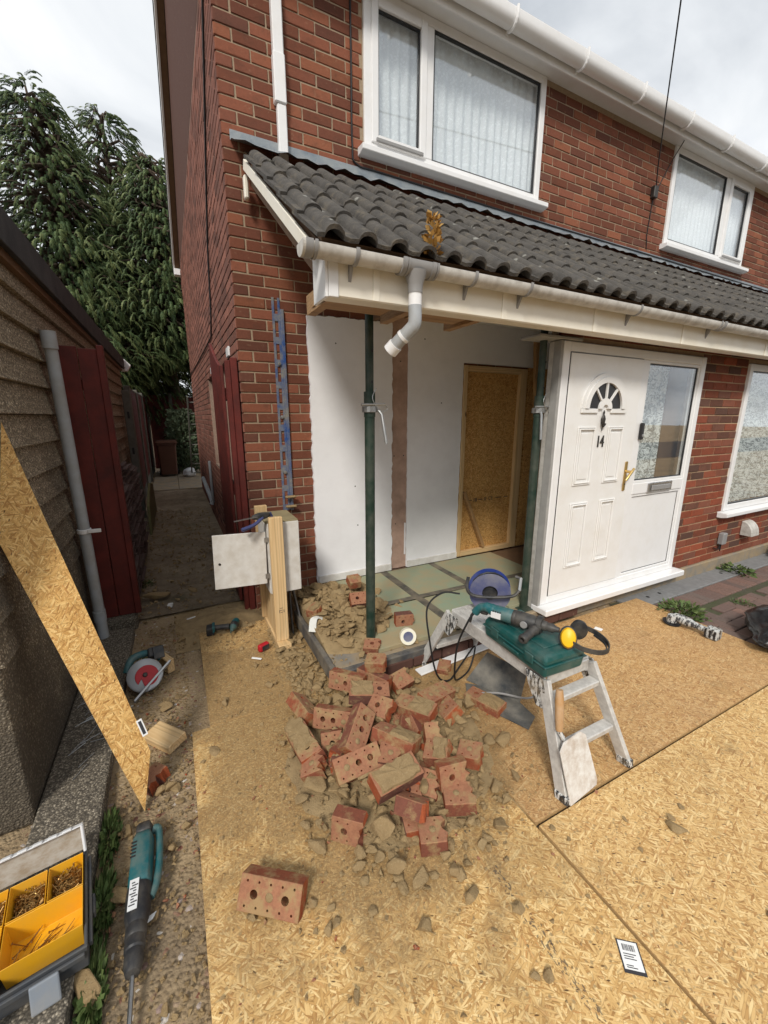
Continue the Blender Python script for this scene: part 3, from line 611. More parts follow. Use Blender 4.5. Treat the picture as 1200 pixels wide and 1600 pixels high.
for x in (.745, 1.36, 1.72, 2.65, 3.60, 4.60, 5.6): 
    ring(x, .016, .047)
    MB().prism([(0,0),(.05,.10),(0,.10)], .014, Matrix(((0,0,1,x+.001),(-1,0,0,FY-.001),(0,1,0,2.19),(0,0,0,1)))).build('clip_foot', 'gutter_clip', gut, world=True)
for x in (.965,1.115): ring(x, .022, .050); ring(x+.026, .010, .049)
for x in (3.64,): ring(x, .03, .048)
ox = 1.052
ou = MB(); ring(.99, .125, .0465, 'gutter_clip', 'gutter_outlet')
ou.lathe([(.052,-.025),(.045,-.05),(.036,-.075),(.033,-.095),(.033,-.115),(.031,-.115),(.031,-.03)], 20, Matrix.Translation((ox,GY,GZ)), cap=False).build('outlet_funnel', 'gutter_clip', gut, world=True, smooth=True)
MB().cyl((ox,GY,GZ-.112),(ox,GY,GZ-.170),.0305,n=20).build('outlet_spigot', 'upvc', gut, world=True, smooth=True)
P = catmull([(ox,GY,GZ-.165),(ox,GY,GZ-.235),(ox-.010,GY+.015,GZ-.262),(ox-.042,GY+.06,GZ-.305),(ox-.058,GY+.085,GZ-.330)],5)
MB().tube(P, .031, 18).build('swan_neck', 'pipe_grey', gut, world=True, smooth=True)
MB().cyl(P[-8],P[-7],.034,n=18).build('pipe_collar', 'upvc', gut, world=True, smooth=True)
MB().cyl(P[-2],P[-1]+(P[-1]-P[-2]).normalized()*.035,.036,n=18).build('pipe_socket', 'upvc', gut, world=True, smooth=True)
# floor slab and green underlay boards
MB().bb((.735,2.06,.0),(8.7,YF-.004,.135)).build('floor_slab', 'slab_concrete', porch, world=True, bevel=.008)
MB().bb((.70,2.045,.045),(.735,2.92,.150)).bb((.70,2.01,.085),(1.45,2.06,.142)).build('slab_edging', 'dpc', porch, world=True, bevel=.006)
pl = MB()
for i in range(8): pl.bb((1.02+i*.225,2.0+.003*(i%2),.035),(1.235+i*.225,2.058,.10))
pl.build('brick_plinth', 'brick_side', porch, world=True, bevel=.004)
fb = [(1.02,1.655,2.10,2.62),(1.02,1.655,2.645,YF-.05),(1.685,2.20,2.10,2.62),(1.685,2.20,2.645,YF-.05),(2.225,3.0,2.18,2.62),(2.225,3.0,2.645,YF-.05)]
for a, b, c, d in fb: MB().bb((a,c,.136),(b,d,.165)).build('floor_board', 'green_board', porch, world=True, bevel=.002)
for a, b, c, d in ((1.635,1.705,2.08,YF-.06),(2.18,2.245,2.3,YF-.06)): MB().bb((a,c,.1665),(b,d,.1685)).build('joint_tape', 'board_tape', porch, world=True)
MB().add([(1.25,2.63,.1705),(1.25,2.69,.1705),(3.0,2.60,.1705),(3.0,2.66,.1705)],[(0,2,3,1)]).build('joint_tape', 'board_tape', porch, world=True)
MB().bb((3.001,2.18,.136),(4.6,YF-.05,.160)).build('bare_floor', 'dark_timber', porch, world=True)
# ---------------------------------------------------------------- front door with side light
door = MB(); FX0, FX1, FZ0, FZ1 = 2.42, 4.205, .185, 2.125
yA, yB = YP-.03, YP+.04; fwid = .068
door.bb((FX0,yA,FZ0),(FX0+fwid,yB,FZ1)); door.bb((FX1-fwid,yA,FZ0),(FX1,yB,FZ1)); door.bb((FX0+fwid,yA+.001,FZ1-fwid),(FX1-fwid,yB,FZ1)); door.bb((FX0+fwid,yA+.001,FZ0),(FX1-fwid,yB,FZ0+.06)); door.bb((3.315,yA+.0015,FZ0+.06),(3.395,yB,FZ1-fwid))
dr = door.build('front_door', 'upvc', porch, world=True, bevel=.006)
dr['label'] = 'white panelled front door numbered 14 with glazed side light'
MB().bb((FX0-.03,yA-.09,.130),(FX1+.05,yB,.1845)).build('door_sill', 'upvc', dr, world=True, bevel=.008)
MB().bb((FX0-.026,yA+.004,.14),(FX0-.001,yB-.002,FZ1)).build('bare_frame_edge', 'grey_paint_post', dr, world=True, bevel=.002)
MB().bb((FX0-.020,yB+.002,.14),(FX0+.03,yB+.04,FZ1)).build('frame_packer', 'gutter_grey', dr, world=True)
LX0, LX1, LZ0, LZ1 = FX0+fwid+.004, 3.311, FZ0+.066, FZ1-fwid-.004; yl_ = YP-.036
MB().bb((LX0,yl_,LZ0),(LX1,YP+.02,LZ1)).build('door_leaf', 'door_white', dr, world=True, bevel=.004)
MB().bb((LX0-.0035,yA-.0005,LZ0-.003),(LX0-.0008,YP,LZ1)).bb((LX1+.0008,yA-.0005,LZ0-.003),(LX1+.0035,YP,LZ1)).bb((LX0,yA-.0005,LZ1+.0008),(LX1,YP,LZ1+.0035)).build('door_seal', 'black_trim', dr, world=True)
cxD = (LX0+LX1)/2-.012
def panel(a, b, c, d):
    m = MB(); w_ = .024
    for k, (e, q) in enumerate(((0,.010),(.013,.016))):
        m.bb((a+e,yl_-q,c+e),(a+e+.011,yl_-.0005,d-e)); m.bb((b-e-.011,yl_-q,c+e),(b-e,yl_-.0005,d-e)); m.bb((a+e+.011,yl_-q,d-e-.011),(b-e-.011,yl_-.0005,d-e)); m.bb((a+e+.011,yl_-q,c+e),(b-e-.011,yl_-.0005,c+e+.011))
    m.bb((a+.045,yl_-.007,c+.045),(b-.045,yl_-.0005,d-.045)); m.build('door_panel', 'door_white', dr, world=True, bevel=.003)
panel(cxD-.265,cxD-.065,1.115,1.55); panel(cxD+.075,cxD+.265,1.115,1.55); panel(cxD-.265,cxD-.065,.46,.98); panel(cxD+.075,cxD+.265,.46,.98)
fz = 1.68
def archring(r_out, r_in, y0, y1, mat, nm, a0=0, a1=math.pi, n=24):
    o = [(cxD+r_out*math.cos(a), fz+r_out*math.sin(a)) for a in [a0+(a1-a0)*i/n for i in range(n+1)]]+[(cxD+r_in*math.cos(a), fz+r_in*math.sin(a)) for a in [a1-(a1-a0)*i/n for i in range(n+1)]]
    return MB().prism(o, y1-y0, MF(y0)).build(nm, mat, dr, world=True)
archring(.255,.225,yl_-.013,yl_-.0005,'door_white','fanlight_moulding'); archring(.2245,.185,yl_-.022,yl_-.0005,'door_white','fanlight_moulding')
archring(.075,.03,yl_-.018,yl_-.0005,'door_white','fanlight_moulding')
MB().bb((cxD-.255,yl_-.014,fz-.032),(cxD-.0755,yl_-.0005,fz-.001)).bb((cxD+.0755,yl_-.014,fz-.032),(cxD+.255,yl_-.0005,fz-.001)).build('fanlight_moulding', 'door_white', dr, world=True, bevel=.003)
fg = archring(.1845,.0755,yl_-.006,yl_-.001,'glass_dark' if 'glass_dark' in MAT else 'black_trim','fanlight_pane', .03, math.pi-.03)
for a in (50,90,130):
    c_, s_ = math.cos(R_(a)), math.sin(R_(a)); MB().beam((cxD+.074*c_,yl_-.012,fz+.074*s_),(cxD+.188*c_,yl_-.012,fz+.188*s_),.015,.012,(0,-1,0)).build('fanlight_bar', 'door_white', dr, world=True)
# knocker, number, handle, bell, letter box
kx = cxD-.005
MB().lathe([(.004,.06),(.010,.045),(.006,.035),(.016,.02),(.022,.005),(.018,-.02),(.010,-.04),(.004,-.05)], 12, Matrix.Translation((kx,yl_-.012,1.60)) @ Matrix.Diagonal((1,.6,1.15,1))).tube([(kx+.02*math.cos(a), yl_-.024-.008*math.sin(a), 1.585+.035*math.sin(a)) for a in [R_(200+i*28) for i in range(6)]], .006, 8).cyl((kx,yl_-.01,1.575),(kx,yl_-.01,1.52),.004).build('door_knocker', 'iron', dr, world=True, smooth=True)
def text(body, size, depth, M, mat, parent, nm, sx=1.0):
    cu = bpy.data.curves.new('t', 'FONT'); cu.body = body; cu.size = size; cu.extrude = depth; cu.align_x = 'CENTER'; cu.align_y = 'CENTER'
    ob = bpy.data.objects.new('t', cu); COL.objects.link(ob); dg = bpy.context.evaluated_depsgraph_get(); me = bpy.data.meshes.new_from_object(ob.evaluated_get(dg)); bpy.data.objects.remove(ob)
    Mp = MW[parent.name].inverted() @ M @ Matrix.Diagonal((sx,1,1,1)); me.transform(Mp); me.materials.clear(); me.materials.append(MAT[mat]); return link(nm, me, parent)
MT = lambda x, y, z: Matrix(((1,0,0,x),(0,0,-1,y),(0,1,0,z),(0,0,0,1)))
text('14', .125, .003, MT(kx+.004, yl_-.0035, 1.435), 'iron', dr, 'house_number', .72); text('14', .125, .003, MT(kx+.0065, yl_-.0034, 1.435), 'iron', dr, 'house_number', .72)
hx = LX1-.062
MB().bb((hx-.016,yl_-.010,1.03),(hx+.016,yl_-.0005,1.27)).build('handle_plate', 'brass', dr, world=True, bevel=.004)
MB().tube([(hx,yl_-.008,1.19),(hx,yl_-.052,1.19)],.011,10).tube([(hx+.028,yl_-.055,1.215),(hx,yl_-.056,1.19),(hx-.055,yl_-.052,1.125)],[.010,.011,.009],10).build('door_handle', 'brass', dr, world=True, smooth=True)
MB().cyl((hx,yl_-.012,1.085),(hx,yl_-.006,1.085),.006,n=10).build('key_hole', 'black_trim', dr, world=True)
MB().bb((3.365,yA-.026,1.44),(3.405,yA-.0005,1.575)).build('doorbell', 'black_trim', dr, world=True, bevel=.008); MB().cyl((3.385,yA-.029,1.475),(3.385,yA-.0262,1.475),.011,n=14).build('bell_button', 'chrome', dr, world=True)
sx0, sx1 = 3.395, FX1-fwid
MB().bb((sx0,yA+.0015,.98),(sx1,yB,1.075)).build('transom', 'upvc', dr, world=True, bevel=.005)
MB().bb((sx0+.02,yA+.022,FZ0+.08),(sx1-.02,yB-.01,.96)).build('lower_panel', 'upvc', dr, world=True)
def beadframe(a, b, c, d, w_, y0, y1, mat, nm): MB().bb((a,y0,c),(a+w_,y1,d)).bb((b-w_,y0,c),(b,y1,d)).bb((a+w_,y0,c),(b-w_,y1,c+w_)).bb((a+w_,y0,d-w_),(b-w_,y1,d)).build(nm, mat, dr, world=True, bevel=.003)
beadframe(sx0+.0005,sx1-.0005,FZ0+.0605,.9795,.022,yA+.010,yB-.012,'upvc','glazing_bead'); beadframe(sx0+.023,sx1-.023,FZ0+.083,.957,.005,yA+.0185,yA+.0225,'black_trim','gasket')
beadframe(sx0+.0005,sx1-.0005,1.0755,FZ1-fwid-.0005,.022,yA+.010,yB-.012,'upvc','glazing_bead'); beadframe(sx0+.0228,sx1-.0228,1.098,FZ1-fwid-.023,.010,yA+.016,yA+.030,'black_trim','gasket')
MB().bb((sx0+.02,yA+.022,1.095),(sx1-.02,yA+.028,FZ1-fwid-.02)).build('side_light_pane', 'glass', dr, world=True)
MB().bb((3.60,yA-.012,.985),(3.95,yA+.001,1.068)).build('letter_plate', 'chrome', dr, world=True, bevel=.005); MB().bb((3.635,yA-.022,1.0),(3.915,yA-.0122,1.045)).build('letter_flap', 'gutter_clip', dr, world=True, bevel=.006)
def curtain(x0, x1, z0, z1, y, mat, parent, amp=.02, k=55, nm='curtain'):
    c = MB(); n = int((x1-x0)/.012); vs = []
    for i in range(n+1):
        x = x0+(x1-x0)*i/n
        for z, q in ((z0,1),(z1,.6)): vs.append((x, y+amp*q*math.sin(x*k+math.sin(x*9)*2), z))
    c.add(vs, [(2*i,2*i+2,2*i+3,2*i+1) for i in range(n)]); return c.build(nm, mat, parent, world=True, smooth=True)
curtain(3.40,3.99,.3,2.05,YP+.16,'lace_curtain',dr)
MB().bb((3.995,YP+.14,.25),(4.4,YP+.16,2.2)).build('curtain_lining', 'dark_timber', dr, world=True)
# ground-floor window to the right, wall boxes
pwin = window(porch, 5.02, 8.0, .665, 2.122, YP, [(5.08,6.4,False),(6.48,7.93,False)], cur=False, sillx=(.07,.05)); curtain(5.06,7.95,.70,2.1,YP+.14,'lace_curtain',pwin)
MB().bb((5.05,YP-.055,.30),(5.13,YP-.001,.425)).build('cable_box', 'gutter_clip', porch, world=True, bevel=.008)
MB().tube(catmull([(5.07,YP-.02,.3),(5.06,YP-.025,.26),(5.03,YP-.02,.25),(4.98,YP-.012,.27)],5),.006,6).tube([(5.1,YP-.02,.3),(5.1,YP-.02,.22)],.006,6).build('cable_stub', 'cable_black', porch, world=True)
vh = [(0,0),(.11,0)]+[(.11*math.cos(a), .16*math.sin(a)) for a in [R_(15*i) for i in range(1,7)]]
MB().prism(vh, .17, Matrix(((0,0,1,5.52),(-1,0,0,YP-.001),(0,1,0,.34),(0,0,0,1)))).build('vent_hood', 'gutter_grey', porch, world=True, bevel=.004)
# ---------------------------------------------------------------- ground
gm = MB(); n = 1
gm.add([(-90,-90,-.012),(90,-90,-.012),(90,110,-.012),(-90,110,-.012)],[(0,1,2,3)]); g = gm.build('ground', 'soil'); g['kind'] = 'structure'; g['label'] = 'bare clay soil'
def rough_sheet(name, x0, x1, y0, y1, z, amp, mat, step=.05, seed=0):
    b = MB(); nx, ny = int((x1-x0)/step), int((y1-y0)/step); vs = []
    for j in range(ny+1):
        for i in range(nx+1):
            x, y = x0+(x1-x0)*i/nx, y0+(y1-y0)*j/ny; e = min(i,nx-i,j,ny-j)/2.5
            h = noise.fractal(Vector((x*3.1+seed,y*3.1,.3)), 1.0, 2.0, 4)*amp*min(1,e); vs.append((x,y,z+h))
    b.add(vs, [(j*(nx+1)+i, j*(nx+1)+i+1, (j+1)*(nx+1)+i+1, (j+1)*(nx+1)+i) for j in range(ny) for i in range(nx)]); o = b.build(name, mat, smooth=True); o['kind'] = 'structure'; return o
rough_sheet('soil_strip', -.62, .70, .25, 3.7, -.006, .012, 'soil', .03)
rough_sheet('alley_path', -.68, .52, 3.6, 10.2, .014, .022, 'alley_soil', .06, 4)
ap = MB()
for j in range(3):
    for i in range(2): ap.bb((-.55+i*.56,10.25+j*1.25,-.01),(-.55+i*.56+.55,10.25+j*1.25+1.235,.03))
ap = ap.build('alley_slabs', 'slab_concrete', bevel=.008); ap['kind'] = 'structure'
ld = MB().bb((-.655,.2,-.02),(-.415,3.42,.055)).build('concrete_ledge', 'rough_concrete', bevel=.012, seg=2); ld['kind'] = 'structure'
# block paving on the right: herringbone of single blocks
def paving_mat():
    s = Sh('paver'); oi = s.n('ObjectInfo').outputs['Random']; p = s.geo(); a = s.n('Attribute', attribute_name='tint').outputs['Fac']
    c = s.ramp(oi, (0,(.15,.095,.08)), (.5,(.19,.115,.092)), (.8,(.225,.125,.096)), (1,(.15,.115,.10))); c = s.mix(s.rng(s.noise(p, 45, 5, .7), .3, .7, 0, .5), c, (.08,.06,.05)); c = s.mix(s.rng(s.noise(p, 3, 5), .5, .7, 0, .5), c, (.115,.095,.08)); s.col(c); s.rough(.9); s.bump(s.noise(p, 150, 4, .7), .002, .6); MAT['paver'] = s.m
paving_mat()
simple('paver_grey', (.20,.20,.20), .9, .3, 20, .002); simple('jointing', (.075,.068,.045), .95, .5, 30, .004, dirt=(.05,.065,.02), dirt_amt=.4)
pv = MB().add([(3.3,-2,-.004),(9.5,-2,-.004),(9.5,2.06,-.004),(3.3,2.06,-.004)],[(0,1,2,3)]).build('block_paving', 'jointing'); pv['kind'] = 'structure'
bl = MB().bb((.003,.003,-.03),(.197,.097,.012)).mesh('paving_block', 'paver', bevel=.006); bs = MB().bb((.003,.003,-.03),(.097,.197,.0125)).mesh('paving_block', 'paver', bevel=.006)
cand = []
for i in range(-60, 60):
    for j in range(-60, 60):
        # 90-degree herringbone lattice
        x = 3.3+(i*.1)+(j*.1); y = -.4+(j*.1)-(i*.1)
        pass
for k in range(-45, 75):
    for m_ in range(-30, 50):
        bx_, by_ = 3.3+k*.1+m_*.2, .0+k*.1-m_*.2
        cand.append((bx_, by_, 0)); cand.append((bx_+.2, by_-.1+.0, 1))
rp_ = random.Random(2); used = 0; sel = []
for x, y, t in cand:
    w_, h_ = (.2,.1) if t == 0 else (.1,.2)
    if x < 3.34 or x+w_ > 8.2 or y < .42 or y+h_ > 1.66: continue
    sel.append((math.hypot(x-.5,y), x, y, t))
sel.sort(); rest = MB()
for d_, x, y, t in sel:
    rz = 0 if t == 0 else math.pi/2; lx = x if t == 0 else x+.1
    if used < 300:
        o = link('paving_block', bl, pv, loc=(lx+rp_.uniform(-.001,.001), y, rp_.uniform(-.003,.003)), rot=(rp_.uniform(-.008,.008), rp_.uniform(-.008,.008), rz)); used += 1
    else: rest.bb((x+.003,y+.003,-.03),(x+w_-.003 if t == 0 else x+.097, y+.097 if t == 0 else y+.197, .012))
if rest.v: o = rest.build('paving_rest', 'paver', pv); o['kind'] = 'stuff'
for i in range(46): link('border_block', bs, pv, loc=(3.42+i*.1, 1.665, rp_.uniform(-.003,.002)))
for i in range(8): MB().bb((3.42+i*.6,1.87,-.03),(3.42+i*.6+.592,2.072,.016)).build('edge_slab', 'paver_grey', pv, bevel=.006)
for x in (3.72,3.9,5.0): MB().cyl((x,1.97,.0162),(x,1.97,.0175),.016,n=12).build('drain_hole', 'black_trim', pv)
# ---------------------------------------------------------------- loose OSB sheets on the ground
def sheet(a, b, c, d, z, mat, label, rz=0):
    t = thing('osb_sheet', label, 'board', ((a+b)/2,(c+d)/2,z), rz, 'chipboard sheets laid over the ground')
    MB().box((0,0,.009),(b-a,d-c,.018)).build('sheet_core', 'osb_edge', t); MB().box((0,0,.0188),(b-a-.001,d-c-.001,.0014)).build('top_face', mat, t); return t
sheet(-.07,1.135,-.40,2.055,.002,'osb_new','long chipboard sheet under the brick heap with a pale left edge')
sheet(.02,1.13,2.065,3.13,.0,'osb_muddy','mud-covered chipboard piece under the cordless driver',-.004)
sheet(1.148,3.585,.885,2.0,.002,'osb_worn','worn brown chipboard sheet before the front door and step platform',-.006)
sheet(1.145,3.585,-.36,.872,.003,'osb_yellow','yellow chipboard sheet in the lower right foreground',-.004)
# ---------------------------------------------------------------- garage on the left
gar = thing('concrete_garage', 'pebbledashed concrete panel garage with black felt roof edge', 'garage', (-.66,1.83,0))
GX = -.66
MB().bb((-3.6,1.86,0),(GX-.03,8.2,2.36)).build('garage_core', 'rough_concrete', gar, world=True)
MB().bb((-3.6,1.83,0),(GX,8.2,.70)).build('rendered_base', 'pebbledash', gar, world=True, bevel=.012, seg=2)
rg = random.Random(4)
for j in range(3):
    y0, y1 = 1.84+j*2.12, 1.84+(j+1)*2.12-.006
    for i in range(11):
        z0 = .705+i*.155; z1 = z0+.153
        if z1 > 2.42: continue
        o1 = .016+rg.uniform(-.002,.002)
        MB().add([(x, y, z) for y in (y0,y1) for x, z in ((GX-.05,z0),(GX+o1,z0),(GX+o1-.006,z0+.02),(GX-.014,z1),(GX-.05,z1))], [(4,3,2,1,0),(5,6,7,8,9)]+[(k,(k+1)%5,5+(k+1)%5,5+k) for k in range(5)]).build('wall_panel', 'pebbledash', gar, world=True, bevel=.003)
MB().bb((-3.6,1.78,2.36),(GX+.03,8.22,2.42)).build('eaves_timber', 'dark_timber', gar, world=True)
MB().bb((-3.7,1.7,2.44),(GX+.06,8.3,2.56)).build('flat_roof', 'felt', gar, world=True)
y_ = 1.70
while y_ < 8.25:
    MB().add([(x, y, z) for y in (y_, min(8.3, y_+.93)) for x, z in ((GX+.03,2.40),(GX+.065+rg.uniform(0,.004),2.395),(GX+.068,2.565),(GX+.03,2.575))], [(3,2,1,0),(4,5,6,7)]+[(k,(k+1)%4,4+(k+1)%4,4+k) for k in range(4)]).build('roof_trim', 'felt', gar, world=True, bevel=.004); y_ += .925
MB().prism([(0,0),(.10,0),(.16,.10),(.05,.22),(.0,.24)], .04, Matrix(((1,0,0,GX+.0),(0,0,1,8.32),(0,1,0,2.36),(0,0,0,1)))).build('roof_end_cap', 'upvc', gar, world=True, bevel=.01)
# grey downpipe
dp = thing('downpipe', 'grey plastic downpipe with white clip on the garage wall', 'pipe', (-.60,3.32,.0))
MB().tube([(-.60,3.235,2.09),(-.60,3.32,.10),(-.598,3.325,.0)], .034, 20).build('pipe', 'pipe_grey', dp, world=True, smooth=True)
MB().cyl((-.60,3.232,2.02),(-.60,3.228,2.12),.040,n=20).build('pipe_socket', 'pipe_grey', dp, world=True, smooth=True); MB().cyl((-.60,3.310,.27),(-.60,3.314,.19),.039,n=20).build('pipe_socket', 'pipe_grey', dp, world=True, smooth=True)
MB().cyl((-.60,3.284,.885),(-.60,3.286,.855),.0405,n=20).bb((-.575,3.245,.858),(-.50,3.253,.884)).build('pipe_clip', 'upvc', dp, world=True, bevel=.003)
# red timber gate: left infill panel, right leaf folded back, post
gp = thing('red_fence_panel', 'dark red boarded panel standing between the garage and alley', 'fence panel', (-.5,3.55,0))
x_ = -.632
for w_, z1, dy in ((.115,2.085,0),(.115,2.075,.004)): MB().bb((x_,3.545+dy,.10),(x_+w_-.004,3.565+dy,z1)).build('board', 'red_wood', gp, world=True, bevel=.003); x_ += w_
MB().bb((-.408,3.535,.10),(-.368,3.60,2.10)).build('edge_post', 'red_wood', gp, world=True, bevel=.004)
for z in (.35,1.8): MB().bb((-.632,3.575,z),(-.41,3.605,z+.07)).build('rail', 'red_wood', gp, world=True, bevel=.003)
MB().bb((-.64,3.48,-.02),(-.40,3.60,.095)).build('footing', 'rough_concrete', gp, world=True, bevel=.015)
ps = thing('red_gate_post', 'dark red double post fixed to the house corner', 'post', (.45,3.39,0))
MB().bb((.435,3.345,.02),(.483,3.41,2.05)).build('post', 'red_wood', ps, world=True, bevel=.005); MB().bb((.398,3.36,.02),(.434,3.42,2.03)).build('stop_batten', 'red_wood', ps, world=True, bevel=.004)
gl = thing('red_gate_leaf', 'dark red arched gate leaf folded back against the side wall', 'gate', (.40,3.45,0))
for i in range(7):
    y0 = 3.45+i*.108; a = lambda y: 2.00+.27*min(1,max(0,(y-3.45)/.72))**1.5
    MB().add([(x, y, z) for x in (.372,.394) for y, z in ((y0,.08),(y0+.106,.08),(y0+.106,a(y0+.106)),(y0,a(y0)))], [(0,1,2,3),(7,6,5,4),(0,4,5,1),(1,5,6,2),(2,6,7,3),(3,7,4,0)]).build('board', 'red_wood', gl, world=True, bevel=.003)
for z in (.3,1.0,1.75): MB().bb((.396,3.46,z),(.43,4.2,z+.09)).build('ledge', 'red_wood', gl, world=True, bevel=.003)
# boundary fence down the alley
simple('conc_post', (.15,.145,.13), .92, .25, 12, .003, dirt=(.09,.09,.06), dirt_amt=.4)
bf = thing('red_panel_fence', 'dark red panel fence with concrete posts beyond the garage', 'fence', (-.62,8.3,0))
ys = [8.45,10.25,12.05,13.9]
for i, y in enumerate(ys):
    MB().bb((-.66,y-.05,0),(-.57,y+.05,2.14+.03*i)).build('concrete_post', 'conc_post', bf, world=True, bevel=.008)
    if i < len(ys)-1:
        y2 = ys[i+1]; z1 = 2.10+.03*i
        for k in range(12):
            a = y+.055+k*(y2-y-.11)/12; MB().bb((-.632+.006*(k%2),a,.25),(-.612+.006*(k%2),a+(y2-y-.11)/12+.008,z1)).build('board', 'red_wood', bf, world=True)
        MB().bb((-.64,y+.05,z1),(-.60,y2-.05,z1+.03)).build('capping_rail', 'conc_post', bf, world=True); MB().bb((-.64,y+.05,.0),(-.61,y2-.05,.245)).build('gravel_board', 'conc_post', bf, world=True)
rf = thing('rear_red_fence', 'dark red fence running across the end of the garden', 'fence', (1.2,14.1,0))
for k in range(34): MB().bb((-.55+k*.15,14.1+.008*(k%2),.1),(-.55+k*.15+.156,14.12+.008*(k%2),2.25-.006*k)).build('board', 'red_wood', rf, world=True)
MB().bb((.0,14.0,0),(.09,14.09,2.3)).build('concrete_post', 'conc_post', rf, world=True)
# grey timber post and leaning slate by the fence foot
po = thing('grey_slotted_post', 'weathered grey slotted post at the end of the garage', 'post', (-.56,8.0,0)); pm = MB().bb((-.63,7.55,0),(-.52,7.65,2.02)).build('shaft', 'conc_post', po, world=True, bevel=.008)
for z in (.5,1.05,1.6): MB().bb((-.59,7.546,z),(-.56,7.5495,z+.10)).build('slot', 'black_trim', po, world=True)
# stack of old roof tiles beside the garage
tk = simple('old_tile', (.085,.05,.048), .9, .4, 14, .003, dirt=(.12,.10,.08), dirt_amt=.35)
for col_, (x0, y0, n_) in enumerate(((-.60,3.78,15),(-.60,4.25,17),(-.60,4.72,16),(-.60,5.19,15))):
    for i in range(n_):
        z = .10+i*.066; dx = rg.uniform(-.02,.02)
        t = MB().add([(x0+dx+a*.20, y0+rg.uniform(-.004,.004)+b*.42, z+c) for a in (0,1) for b in (0,1) for c in (0,.018)], [(0,1,3,2),(4,6,7,5),(0,4,5,1),(2,3,7,6),(0,2,6,4),(1,5,7,3)])
        t.bb((x0+dx+.03,y0+.02,z+.0182),(x0+dx+.055,y0+.40,z+.046)).bb((x0+dx+.14,y0+.02,z+.0182),(x0+dx+.17,y0+.40,z+.046))
        o = t.build('old_roof_tile', 'old_tile', bevel=.003); tag(o, ('topmost ' if i == n_-1 else '')+'old roof tile in the '+('nearest','second','third','farthest')[col_]+' stack behind the red boarded panel', 'roof tile', 'stacked roof tiles', 'thing')
for y0, wh in ((3.78,'nearest'),(4.25,'second'),(4.72,'third'),(5.19,'farthest')):
    o = MB().bb((-.60,y0+.01,.0),(-.42,y0+.40,.098)).build('concrete_bearer', 'rough_concrete', bevel=.01); tag(o, 'concrete block under the '+wh+' stack of roof tiles', 'block', 'tile stack bearers', 'thing')
sb = MB().prism(rag([(0,0),(1.9,0),(1.7,.5),(.9,.62),(.1,.42)], .012, rg, .12), .03, Matrix(((0,0,1,-.42),(1,0,0,6.3),(0,1,0,0),(0,0,0,1)))).build('leaning_board', 'slab_concrete', bevel=.004); MAT_G = simple('algae', (.15,.14,.06), .9, .4, 8, .003); sb.data.materials[0] = MAT_G; tag(sb, 'greenish board on edge along the alley foot', 'board')
# brown wheelie bin
bn = thing('wheelie_bin', 'brown wheelie bin at the far end of the alley', 'bin', (-.18,12.75,.03)); simple('bin_brown', (.105,.045,.028), .5, .12, 8, .0006)
def ringrect(w_, d_, z, r=.05, n=4):
    o = []
    for cx, cy, a0 in ((1,1,0),(-1,1,90),(-1,-1,180),(1,-1,270)):
        for i in range(n+1): a = R_(a0+90*i/n); o.append((cx*(w_/2-r)+r*math.cos(a), cy*(d_/2-r)+r*math.sin(a), z))
    return o
MB().loft([ringrect(.40,.44,.06),ringrect(.46,.52,.85),ringrect(.50,.56,.86),ringrect(.50,.56,.90)]).build('body', 'bin_brown', bn, smooth=True); MB().loft([ringrect(.53,.59,.902),ringrect(.53,.59,.925),ringrect(.44,.48,.96)]).build('lid', 'bin_brown', bn, smooth=True); MB().cyl((-.27,.27,.96),(.27,.27,.96),.016,n=10).build('handle', 'bin_brown', bn)
for s_ in (-1,1): MB().cyl((s_*.19,.24,.1),(s_*.24,.24,.1),.1,n=16).build('wheel', 'black_trim', bn)
# white sack, ladder and pipe clutter beyond the bin
def blob(name, c, d, mat, label, cat, seed, rough=.25, sub=3):
    bm = bmesh.new(); bmesh.ops.create_icosphere(bm, subdivisions=sub, radius=1)
    for v in bm.verts:
        k = 1+rough*noise.fractal(v.co*1.7+Vector((seed,0,0)), 1, 2, 4); v.co = Vector((v.co.x*d[0]*k, v.co.y*d[1]*k, max(-.75, v.co.z)*d[2]*k+d[2]*.75))
    for f in bm.faces: f.smooth = True
    me = bpy.data.meshes.new(name); bm.to_mesh(me); bm.free(); me.materials.append(MAT[mat]); o = link(name, me); o.location = c; tag(o, label, cat); return o
simple('sack_white', (.62,.64,.66), .4, .15, 12, .004)
blob('white_sack', (.30,12.4,.03), (.17,.24,.13), 'sack_white', 'crumpled white plastic sack beside the brown wheelie bin', 'sack', 3)
ldr = thing('leaning_ladder', 'pale ladder leaning on the rear corner of the house', 'ladder', (.46,12.2,0))
for x in (.36,.62): MB().beam((x,12.3,0),(x+.05,11.2,2.1),.03,.06).build('stile', 'conc_post', ldr, world=True)
for i in range(8): t_ = (i+.5)/8; MB().cyl((.36+.05*t_,12.3-1.1*t_,2.1*t_),(.62+.05*t_,12.3-1.1*t_,2.1*t_),.015,n=8).build('rung', 'conc_post', ldr, world=True)
